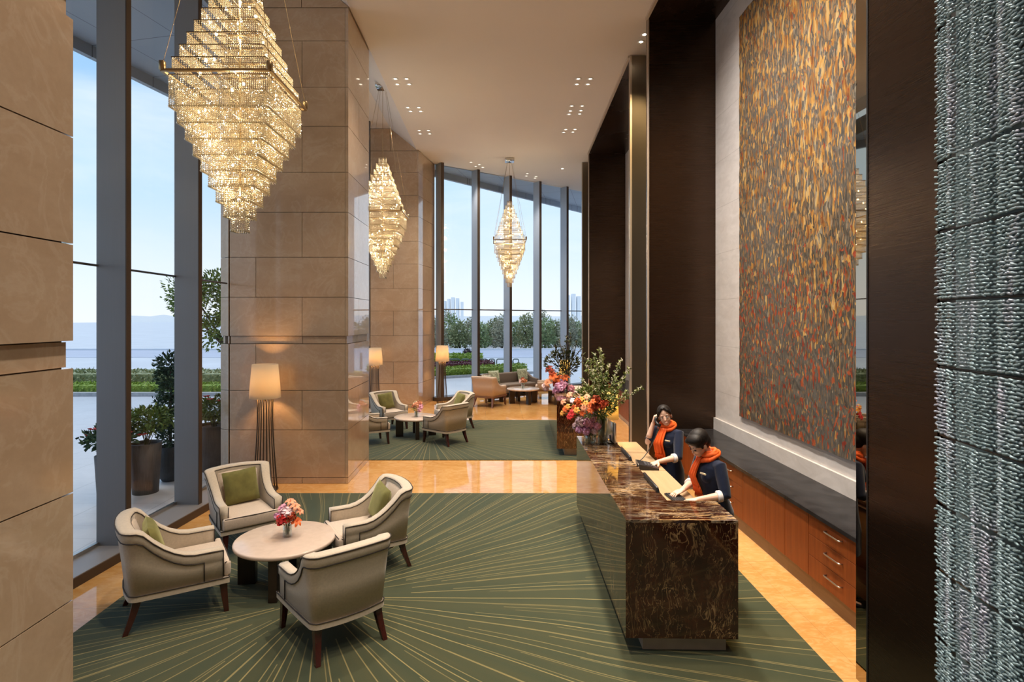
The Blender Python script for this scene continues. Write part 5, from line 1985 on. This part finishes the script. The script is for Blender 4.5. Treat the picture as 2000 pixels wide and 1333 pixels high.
# ---- forecourt beyond the far window
hedge('low lime green hedge just outside the far window behind the sofa', 'clipped_hedge', -4.4, 25.2, 1.6, 28.6, 0.8, 0.40, 1800, 0.12, M['leaf_lime'])
struct('kerb', MB().prism([(-4.6, 24.8), (1.9, 28.4), (1.8, 28.6), (-4.7, 25.0)], -0.03, 0.08), M['kerb'])
hedge('maroon leaved hedge behind the low lime hedge at the far window', 'clipped_hedge', -4.5, 27.4, -0.05, 29.4, 0.8, 0.50, 1300, 0.12, M['leaf_red'])
hedge('second lime green hedge farther out beyond the green hoop railings', 'clipped_hedge', -6.0, 35.5, -0.8, 36.2, 1.0, 0.42, 1200, 0.16, M['leaf_lime'])
t = thing('ball_shrub', 'dark maroon ball shaped shrub behind the second lime hedge', 'shrub', (-1.9, 38.3, -0.03))
b = MB(); crown(b, (0, 0, 0.36), (0.36, 0.36, 0.36), 420, 0.10, 0.7, 0.05); b.ell((0, 0, 0.36), 0.3); b.build('foliage', M['leaf_maroon'], t)
hoops = [(855, 898), (902, 916), (918, 951.5), (955, 966), (970, 999.5), (1002, 1013)]
hn = ['leftmost and widest', 'narrow second', 'third', 'narrow fourth', 'fifth', 'rightmost narrow']
for (a_, c_), nm in zip(hoops, hn):
    Y = 30.2
    xa, xc = (a_ - 968) * Y / F, (c_ - 968) * Y / F
    t = tag(MB().tube([(0, 0, 0), (0, 0, 0.50), (0.02, 0, 0.575), (0.07, 0, 0.60), (xc - xa - 0.07, 0, 0.60), (xc - xa - 0.02, 0, 0.575), (xc - xa, 0, 0.50), (xc - xa, 0, 0)], 0.03, 8).build('hoop_railing', M['rail'], loc=(xa, Y, -0.03)),
            nm + ' green grey hoop railing on the forecourt beyond the far window', 'railing', 'hoop railings')
tag(MB().lathe([(0, 0), (0.075, 0), (0.075, 0.86), (0.05, 0.90), (0, 0.90)], 16, cap=False).build('bollard', M['kerb'], loc=(2.45, 31.0, -0.03)), 'grey bollard on the forecourt right of the hoop railings', 'bollard')
struct('road_ground', MB().prism([(-60, 40), (120, 40), (120, 49), (-60, 49)], -0.03, -0.012), plain('road', (0.42, 0.45, 0.53), 0.6, var=0.06, vscale=0.4))
struct('kerb', MB().prism([(-60, 49), (120, 49), (120, 49.5), (-60, 49.5)], -0.03, 0.12), plain('pale_kerb', (0.75, 0.76, 0.78), 0.8))
spots = []
k = 0
for i in range(17):
    Y = 52.3 if i % 2 else 56.4
    px = 835 + i * 21 + RN.uniform(-3, 3)
    X = (px - 968) * Y / F
    h = [2.9, 2.5, 3.0, 2.4, 2.7, 2.3, 2.6, 2.9, 2.4, 3.1, 2.5, 2.7, 2.5, 2.9, 2.4, 2.8, 2.6][i]
    mt = [M['leaf_olive'], M['leaf_haze'], M['leaf_belt']][i % 3]
    kinds = ['dark olive bushy tree', 'hazy grey green tree', 'bright green tree'][i % 3]
    cr2 = [((RN.uniform(-.12, .12), 0, h * 0.62), (0.95, 0.85, h * 0.36)), ((RN.uniform(-.15, .15), 0, h * 0.28), (0.95, 0.85, h * 0.33)), ((RN.uniform(-.3, .3), 0.1, h * 0.86), (0.6, 0.6, h * 0.18)), ((0.4, -0.2, h * 0.3), (0.6, 0.6, h * 0.3)), ((-0.4, -0.2, h * 0.3), (0.6, 0.6, h * 0.3))]
    tree('roadside_tree', kinds + ' in the belt across the road beyond the far window', (X, Y), cr2, h * 0.6, 1300, 0.26, mt, 'tree belt: ' + kinds + 's')
for i, (px, top, lb) in enumerate(((868, 603, 'tall thin dark tree rising over the belt at its left end'), (1052, 604, 'tall thin tree rising over the belt behind the fourth window fin'), (979, 618, 'slender tree rising over the belt behind the middle window fin'))):
    Y = 60.5
    X = (px - 968) * Y / F
    zt = H + (622 - top) * Y / F
    tree('roadside_tree', lb, (X, Y - 1.2), [((0, 0, zt - 0.5), (0.75, 0.6, 0.45)), ((0.4, 0, zt - 1.0), (0.8, 0.6, 0.4)), ((-0.5, 0, zt - 1.3), (0.8, 0.6, 0.4))], zt - 0.8, 330, 0.24, M['leaf_haze'], None)
# hazy distance
b = MB()
n_ = 60
v = []
for i in range(n_ + 1):
    x = -420 + 840 * i / n_
    v += [(x, 600, -2), (x, 600, 3.6 + 3.0 * (0.5 + 0.5 * mnoise.noise((x * 0.012, 2.0, 0))) + 2 * mnoise.noise((x * 0.05, 7, 0))), (x, 680, -2)]
f = []
for i in range(n_):
    a = i * 3
    f += [(a, a + 3, a + 4, a + 1), (a + 1, a + 4, a + 5, a + 2)]
b.add(v, f)
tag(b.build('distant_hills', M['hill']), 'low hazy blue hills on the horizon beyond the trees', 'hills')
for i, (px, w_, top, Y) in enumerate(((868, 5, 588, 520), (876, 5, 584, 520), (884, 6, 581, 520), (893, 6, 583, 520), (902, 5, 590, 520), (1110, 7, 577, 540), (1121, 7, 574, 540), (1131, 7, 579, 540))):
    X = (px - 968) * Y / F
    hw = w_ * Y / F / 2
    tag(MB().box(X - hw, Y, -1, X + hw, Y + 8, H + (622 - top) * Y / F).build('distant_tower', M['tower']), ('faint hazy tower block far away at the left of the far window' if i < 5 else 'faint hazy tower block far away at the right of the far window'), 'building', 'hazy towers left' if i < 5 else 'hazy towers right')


# ------------------------------------------------------------------ bouquets
def WP(px, py, Y):
    return Vector(((px - 968) * Y / F, Y, H + (622 - py) * Y / F))


def petalball(r, n, lo=0.45):
    mb = MB()
    mb.ell((0, 0, 0), r * 0.72, None, 10, 7)
    for _ in range(n):
        d = rdir()
        if d.z < -0.75:
            continue
        s = d.cross(rdir()).normalized()
        u = d.cross(s)
        p = d * r * RN.uniform(0.72, 0.92)
        w_ = r * RN.uniform(0.30, 0.48)
        mb.add([p - s * w_ * 0.4, p - s * w_ + u * w_ * 0.8 + d * w_ * 0.35, p + u * w_ * 1.2 + d * w_ * 0.7, p + s * w_ + u * w_ * 0.8 + d * w_ * 0.35, p + s * w_ * 0.4], [(0, 1, 2, 3, 4)])
    return mb


def lily(r, n=6, recurve=0.6):
    mb = MB()
    for k in range(n):
        a = 2 * pi * k / n + RN.uniform(-.15, .15)
        d = Vector((cos(a), sin(a), 0))
        s = Vector((-sin(a), cos(a), 0))
        pts = [(0.0, 0.0, 0.12), (0.45, 0.32, 0.27), (0.80, 0.26 - recurve * 0.2, 0.24), (1.0, -recurve * 0.25, 0.09)]
        v = []
        for x, z, w_ in pts:
            v += [d * x * r + s * w_ * r + Vector((0, 0, z * r)), d * x * r - s * w_ * r + Vector((0, 0, z * r))]
        mb.add(v, [(0, 1, 3, 2), (2, 3, 5, 4), (4, 5, 7, 6)], smooth=True)
    for k in range(5):
        a = 2 * pi * k / 5
        mb.tube([(0, 0, 0), (0.15 * r * cos(a), 0.15 * r * sin(a), 0.7 * r)], r * 0.025, 4)
    mb.ell((0, 0, 0.02 * r), r * 0.16, None, 8, 5)
    return mb


def vase(label, x, y, z, prof, water=None):
    t = thing('glass_vase', label, 'vase', (x, y, z))
    MB().lathe(prof, 32, cap=False).build('glass', M['vase'], t)
    return t


def cyl(r, h, w_=0.006):
    return [(0, 0.0), (r, 0.0), (r, h), (r - w_, h), (r - w_, 0.016), (0, 0.016)]


def blossom(name, mb, mat, parent, p, face):
    o = mb.build(name, mat, parent)
    o.location = p
    o.rotation_mode = 'QUATERNION'
    o.rotation_quaternion = Vector(face).to_track_quat('Z', 'Y')
    return o


def sprig(st, lf, wh, base, tip, n_leaf, lsize, bloom, bend=0.12, lmax=1.0):
    base, tip = Vector(base), Vector(tip)
    mid = base.lerp(tip, 0.5) + Vector((RN.uniform(-1, 1) * bend * 0.3, RN.uniform(-1, 1) * bend * 0.3, bend * (tip - base).length * 0.8))
    pts = []
    for k in range(9):
        s = k / 8
        pts.append(base * (1 - s) ** 2 + mid * 2 * s * (1 - s) + tip * s * s)
    st.tube(pts, [0.0035 - 0.002 * k / 8 for k in range(9)], 5)
    for _ in range(n_leaf):
        s = RN.uniform(0.25, lmax)
        p = base * (1 - s) ** 2 + mid * 2 * s * (1 - s) + tip * s * s
        leaf(lf, p, (tip - base).normalized() * 0.6 + rdir(), lsize * RN.uniform(0.7, 1.25), lsize * 0.42)
    for _ in range(bloom):
        s = 1 - RN.random() ** 1.6 * 0.5
        p = base * (1 - s) ** 2 + mid * 2 * s * (1 - s) + tip * s * s + rdir() * 0.014
        for _k in range(3):
            leaf(wh, p + rdir() * 0.006, rdir(), RN.uniform(0.010, 0.018), 0.013)


ZD = 1.10 + ZF
# -- big spray in the tall cylinder vase
v2 = (1.385, 7.36)
vase('tall clear cylinder vase on the near desk holding the big flowering spray', v2[0], v2[1], ZD, cyl(0.065, 0.34))
t = thing('flower_spray', 'big spray of white flowering branches with orange lilies in the tall vase', 'flowers', (v2[0], v2[1], ZD + 0.02))
O = Vector((v2[0], v2[1], ZD + 0.02))
st, lf, wh = MB(), MB(), MB()
tips = [(1172, 680, 7.4, 26), (1176, 692, 7.5, 16), (1166, 706, 7.25, 16), (1213, 703, 7.3, 20), (1229, 720, 7.2, 20), (1254, 757, 7.2, 14), (1226, 764, 7.1, 10), (1150, 700, 7.5, 8), (1157, 722, 7.2, 10), (1138, 742, 7.3, 8), (1185, 730, 7.6, 10), (1204, 738, 7.5, 12), (1143, 712, 7.6, 6), (1190, 712, 7.4, 8), (1215, 745, 7.6, 8), (1161, 690, 7.3, 8), (1128, 760, 7.4, 5), (1205, 762, 7.2, 6), (1182, 755, 7.1, 5), (1158, 752, 7.1, 5), (1168, 735, 7.0, 6)]
for (px, py, Y, bl) in tips:
    st_b = Vector((RN.uniform(-.03, .03), RN.uniform(-.03, .03), 0.0))
    mth = Vector((RN.uniform(-.03, .03), RN.uniform(-.03, .03), 0.33))
    st.tube([st_b, mth], 0.0035, 5)
    tip = WP(px, py, Y) - O
    sprig(st, lf, wh, mth, tip, 60, 0.055, int(bl * 2.6), 0.06)
for _ in range(520):
    d = rdir()
    p = Vector((-0.10 + d.x * 0.26, d.y * 0.14, 0.52 + d.z * 0.18))
    leaf(lf, p, d + Vector((0, 0, 0.4)), RN.uniform(0.04, 0.075), 0.022)
st.build('stems', M['stem'], t)
lf.build('foliage', M['leaf_spray'], t)
wo = wh.build('white_blossoms', M['f_white'], t)
for (px, py, Y, r, kind, mt) in [(1105, 800, 7.2, .055, 'l', 'f_orange'), (1117, 808, 7.1, .055, 'l', 'f_red'), (1121, 797, 7.2, .05, 'l', 'f_orange'), (1131, 790, 7.15, .05, 'l', 'f_orange'), (1141, 797, 7.1, .055, 'l', 'f_peach'), (1152, 792, 7.15, .05, 'l', 'f_orange'),
                                 (1164, 781, 7.1, .05, 'b', 'f_dark'), (1174, 791, 7.1, .055, 'b', 'f_dark'), (1162, 795, 7.1, .045, 'b', 'f_dark'), (1183, 788, 7.15, .04, 'b', 'f_dark'), (1112, 772, 7.4, .05, 'l', 'f_peach'), (1127, 774, 7.35, .05, 'l', 'f_peach'), (1146, 776, 7.2, .045, 'l', 'f_peach'),
                                 (1100, 786, 7.35, .045, 'l', 'f_peach'), (1098, 808, 7.25, .04, 'l', 'f_gold'), (1109, 795, 7.15, .04, 'l', 'f_gold'), (1126, 802, 7.05, .045, 'l', 'f_gold'), (1144, 788, 7.05, .04, 'l', 'f_gold'), (1158, 785, 7.05, .04, 'l', 'f_orange'), (1136, 780, 7.2, .04, 'l', 'f_gold'), (1118, 783, 7.2, .04, 'l', 'f_pale'), (1112, 815, 7.1, .045, 'l', 'f_red'), (1137, 808, 7.1, .045, 'l', 'f_orange'), (1153, 803, 7.1, .045, 'l', 'f_orange'), (1128, 785, 7.1, .04, 'b', 'f_orange')]:
    p = WP(px, py, Y) - O
    f_ = (p - Vector((0, 0, 0.25))).normalized() + Vector((-0.1, -0.7, 0.2))
    blossom('lily' if kind == 'l' else 'carnation', lily(r * 1.05, 6) if kind == 'l' else petalball(r, 70), M[mt], t, p, f_)
    st2 = MB().tube([Vector((RN.uniform(-.03, .03), RN.uniform(-.03, .03), 0.02)), Vector((RN.uniform(-.03, .03), RN.uniform(-.03, .03), 0.33)), p * 0.6 + Vector((0, 0, 0.14)), p], 0.003, 5)
    st2.build('flower_stem', M['stem'], t)
# -- pink bouquet in the short vase
v1 = (1.235, 7.42)
vase('short clear glass vase of pink peonies at the corner of the near desk', v1[0], v1[1], ZD, [(0, 0.0), (0.072, 0.0), (0.082, 0.05), (0.075, 0.16), (0.07, 0.16), (0.076, 0.05), (0.066, 0.014), (0, 0.014)])
t = thing('peony_bouquet', 'bunch of pink and mauve peonies in the short vase', 'flowers', (v1[0], v1[1], ZD + 0.02))
O = Vector((v1[0], v1[1], ZD + 0.02))
lf = MB()
for (px, py, Y, r, mt) in [(1133, 824, 7.38, .060, 'f_pale'), (1143, 808, 7.42, .056, 'f_pale'), (1158, 815, 7.40, .052, 'f_pink'), (1146, 826, 7.33, .050, 'f_pink'), (1154, 831, 7.36, .050, 'f_pink'), (1132, 840, 7.36, .045, 'f_mauve'), (1145, 842, 7.34, .052, 'f_mauve'), (1167, 833, 7.30, .042, 'f_pink'), (1124, 832, 7.42, .042, 'f_pale'), (1161, 843, 7.33, .038, 'f_pale'), (1150, 816, 7.48, .045, 'f_pale'), (1138, 832, 7.50, .05, 'f_mauve')]:
    p = WP(px, py, Y) - O
    blossom('peony', petalball(r, 90), M[mt], t, p, p.normalized() + Vector((0, -0.5, 0.2)))
    MB().tube([Vector((RN.uniform(-.03, .03), RN.uniform(-.03, .03), 0.0)), Vector((p.x * 0.3, p.y * 0.3, 0.12)), p], 0.0035, 5).build('flower_stem', M['stem'], t)
for _ in range(60):
    a = RN.uniform(0, 6.28)
    leaf(lf, (0.04 * cos(a), 0.04 * sin(a), RN.uniform(0.02, 0.2)), Vector((cos(a), sin(a), RN.uniform(0, 1))), 0.06, 0.025)
lf.build('foliage', M['leaf'], t)
# -- arrangement on the far desk
v3 = (1.60, 12.75)
vase('clear cylinder vase on the far desk holding dark branches and orange flowers', v3[0], v3[1], ZD, cyl(0.075, 0.34))
t = thing('flower_spray', 'spray of bare dark branches with orange and mauve flowers on the far desk', 'flowers', (v3[0], v3[1], ZD + 0.02))
O = Vector((v3[0], v3[1], ZD + 0.02))
st, lf, wh = MB(), MB(), MB()
for (px, py, Y) in [(1083, 674, 12.7), (1092, 664, 12.9), (1106, 657, 12.6), (1115, 653, 12.8), (1127, 668, 12.7), (1134, 682, 12.9), (1078, 690, 12.6), (1099, 676, 12.5), (1120, 678, 12.6), (1090, 690, 12.8), (1140, 692, 12.7), (1112, 670, 12.9), (1074, 706, 12.8), (1146, 700, 12.8)]:
    mth = Vector((RN.uniform(-.03, .03), RN.uniform(-.03, .03), 0.33))
    tip = WP(px, py, Y) - O
    st.tube([(0, 0, 0), mth, mth.lerp(tip, 0.5) + Vector((RN.uniform(-.05, .05), 0, 0.04)), tip], [0.011, 0.011, 0.010, 0.005], 5)
    sprig(st, lf, wh, mth, tip, 34, 0.07, 3, 0.05)
for _ in range(420):
    d = rdir()
    leaf(lf, Vector((-0.12 + d.x * 0.34, d.y * 0.2, 0.60 + d.z * 0.26)), d + Vector((0, 0, 0.4)), RN.uniform(0.06, 0.11), 0.035)
st.build('branches', M['branch'], t)
lf.build('foliage', m_leaf('branch_leaf', (0.015, 0.028, 0.012), (0.085, 0.10, 0.035)), t)
wh.build('white_blossoms', M['f_white'], t)
for (px, py, r, kind, mt) in [(1072, 721, .09, 'l', 'f_dark'), (1080, 737, .10, 'l', 'f_orange'), (1091, 740, .10, 'l', 'f_orange'), (1070, 748, .09, 'l', 'f_peach'), (1066, 756, .08, 'b', 'f_pale'), (1078, 728, .08, 'l', 'f_dark'), (1093, 758, .11, 'b', 'f_mauve'), (1100, 751, .09, 'b', 'f_mauve'), (1087, 765, .08, 'b', 'f_mauve'), (1116, 760, .08, 'b', 'f_pink'), (1086, 748, .09, 'l', 'f_dark'), (1105, 738, .08, 'l', 'f_orange')]:
    p = WP(px, py, 12.5 + RN.uniform(0, 0.25)) - O
    blossom('lily' if kind == 'l' else 'peony', lily(r * 1.2) if kind == 'l' else petalball(r, 80), M[mt], t, p, p.normalized() + Vector((-0.1, -0.8, 0.2)))
    MB().tube([Vector((RN.uniform(-.03, .03), RN.uniform(-.03, .03), 0.02)), Vector((p.x * 0.15, p.y * 0.2, 0.33)), p], 0.004, 5).build('flower_stem', M['stem'], t)


# -- small posies on the coffee tables
def posy(label_v, label_f, x, y, z, sc, spec):
    tv = vase(label_v, x, y, z, cyl(0.045, 0.12, 0.005))
    tv.scale = (sc,) * 3
    t = thing('posy', label_f, 'flowers', (x, y, z + 0.02 * sc))
    t.scale = (sc,) * 3
    for (dx, dy, dz, r, kind, mt) in spec:
        p = Vector((dx, dy, dz))
        blossom('lily' if kind == 'l' else 'blossom', lily(r) if kind == 'l' else petalball(r, 60), M[mt], t, p, p.normalized() + Vector((0.1, -0.5, 0.1)))
        MB().tube([Vector((dx * 0.12, dy * 0.12, 0.0)), Vector((dx * 0.25, dy * 0.25, 0.10)), p], 0.0028, 5).build('flower_stem', M['stem'], t)
    lf = MB()
    for _ in range(46):
        a = RN.uniform(0, 6.28)
        k = RN.uniform(0.03, 0.11)
        leaf(lf, (k * cos(a), k * sin(a), RN.uniform(0.12, 0.22)), (cos(a), sin(a), RN.uniform(-0.2, 1)), 0.05, 0.02)
    lf.build('foliage', M['leaf'], t)


posy('small clear vase in the middle of the nearest coffee table', 'posy of orange lilies and pink blossom on the nearest coffee table', -2.17, 5.93, 0.452 + ZF, 1.0,
     [(0.0, -0.03, 0.235, .062, 'b', 'f_pale'), (-0.02, -0.08, 0.185, .058, 'b', 'f_red'), (-0.10, -0.02, 0.20, .032, 'b', 'f_mauve'), (0.02, 0.03, 0.33, .06, 'l', 'f_peach'), (0.08, 0.0, 0.29, .06, 'l', 'f_peach'), (0.11, -0.04, 0.15, .06, 'l', 'f_orange'), (0.13, 0.0, 0.24, .045, 'l', 'f_peach'), (0.06, -0.06, 0.20, .045, 'b', 'f_dark'), (-0.06, 0.05, 0.25, .045, 'b', 'f_pink'), (0.04, 0.07, 0.26, .045, 'b', 'f_pale')])
posy('small clear vase on the coffee table of the middle group', 'posy of coral flowers on the coffee table of the middle group', -1.83, 13.15, 0.452 + ZF, 1.05,
     [(0.0, -0.03, 0.24, .06, 'b', 'f_peach'), (0.09, -0.01, 0.20, .055, 'b', 'f_pink'), (-0.07, 0.0, 0.21, .05, 'l', 'f_dark'), (0.06, 0.04, 0.28, .05, 'b', 'f_peach'), (-0.03, 0.05, 0.26, .05, 'b', 'f_white'), (0.07, -0.06, 0.14, .045, 'b', 'f_pink')])
posy('small clear vase on the coffee table by the far sofa', 'posy of salmon flowers on the coffee table by the far sofa', 0.88, 18.38, 0.477, 1.05,
     [(0.0, -0.03, 0.22, .065, 'b', 'f_peach'), (0.07, 0.0, 0.20, .055, 'b', 'f_peach'), (-0.07, 0.0, 0.20, .05, 'b', 'f_pale'), (0.0, 0.05, 0.26, .05, 'b', 'f_dark')])
# ------------------------------------------------------------------ lights (sun, the lamps the lobby has, added tapestry fill)
sl = bpy.data.lights.new('sun', 'SUN')
sl.energy = KSUN
sl.angle = radians(30)
sl.color = (1.0, 0.97, 0.93)
so_ = bpy.data.objects.new('sun', sl)
COL.objects.link(so_)
so_.rotation_euler = Vector((0.30, -0.22, -1)).to_track_quat('-Z', 'Y').to_euler()

WARM = (1.0, 0.74, 0.48)
WARM2 = (1.0, 0.87, 0.73)


def point(name, p, e, col=WARM, r=0.05):
    l = bpy.data.lights.new(name, 'POINT')
    l.energy = e
    l.color = col
    l.shadow_soft_size = r
    o = bpy.data.objects.new(name, l)
    COL.objects.link(o)
    o.location = p
    return o


def spot(name, p, target, e, deg=80, blend=0.8, col=WARM2, r=0.12):
    l = bpy.data.lights.new(name, 'SPOT')
    l.energy = e
    l.color = col
    l.spot_size = radians(deg)
    l.spot_blend = blend
    l.shadow_soft_size = r
    o = bpy.data.objects.new(name, l)
    COL.objects.link(o)
    o.location = p
    d = Vector(target) - Vector(p)
    o.rotation_euler = d.to_track_quat('-Z', 'Y').to_euler()
    return o


for i, (x, y) in enumerate(SPOTS):
    if i < 8:
        spot('downlight_beam', (x, y, ZC - 0.02), (x, y, 0), 420 * KS, 95)
# further clusters of the same ceiling, above and behind the view
for x in (-1.1, 1.5):
    for y in (9.4, 6.4, 3.4, 0.4, -2.6):
        spot('downlight_beam', (x, y, ZC - 0.02), (x, y, 0), 520 * KS, 95)
# added fill spots on the tapestry wall, warm niche spots over the counter
for y in (5.2, 6.6, 8.0):
    spot('tapestry_fill', (1.3, y, ZC - 0.05), (3.7, y, 3.2), 420 * KS, 110, 1.0, (1.0, 0.93, 0.86))
for y in (5.0, 6.4, 7.8, 9.2):
    spot('counter_light', (2.75, y, ZC - 0.06), (2.6, y, 0), 250 * KS, 40, 0.8, (1.0, 0.68, 0.29))
spot('portal_light', (2.70, 10.3, ZC - 0.03), (2.78, 11.15, 5.5), 700 * KS, 60, col=(1.0, 0.72, 0.36))
for y in (13, 15.5):
    spot('counter_light', (2.9, y, ZC - 0.06), (2.8, y, 0), 420 * KS, 50, 0.8, (1.0, 0.72, 0.40))
for (x, y, z) in CH:
    for dz, e in ((0.95, 18), (0.55, 45), (0.1, 70), (-0.3, 60), (-0.7, 38), (-1.1, 14)):
        point('chandelier_bulbs', (x, y, z + dz), e * KC, (1.0, 0.80, 0.50), 0.06)
for i, (x, y) in enumerate(LAMPS):
    s = 1.0 if i == 0 else 0.93
    point('floor_lamp_bulb', (x, y, 1.74 * s), (34, 34, 34)[i] * KL, (1.0, 0.54, 0.20), 0.06)
for p in DLAMPS:
    point('table_lamp_bulb', p, 19 * KL, (1.0, 0.62, 0.22), 0.05)
SC.view_settings.view_transform = 'Standard'
SC.view_settings.look = 'None'
SC.view_settings.exposure = EXPO
SC.view_settings.gamma = 1
SC.view_settings.use_curve_mapping = False
SC.cycles.max_bounces = 10
SC.cycles.transparent_max_bounces = 24
SC.cycles.sample_clamp_indirect = 6
SC.cycles.caustics_reflective = False
SC.cycles.caustics_refractive = False
bpy.context.view_layer.update()
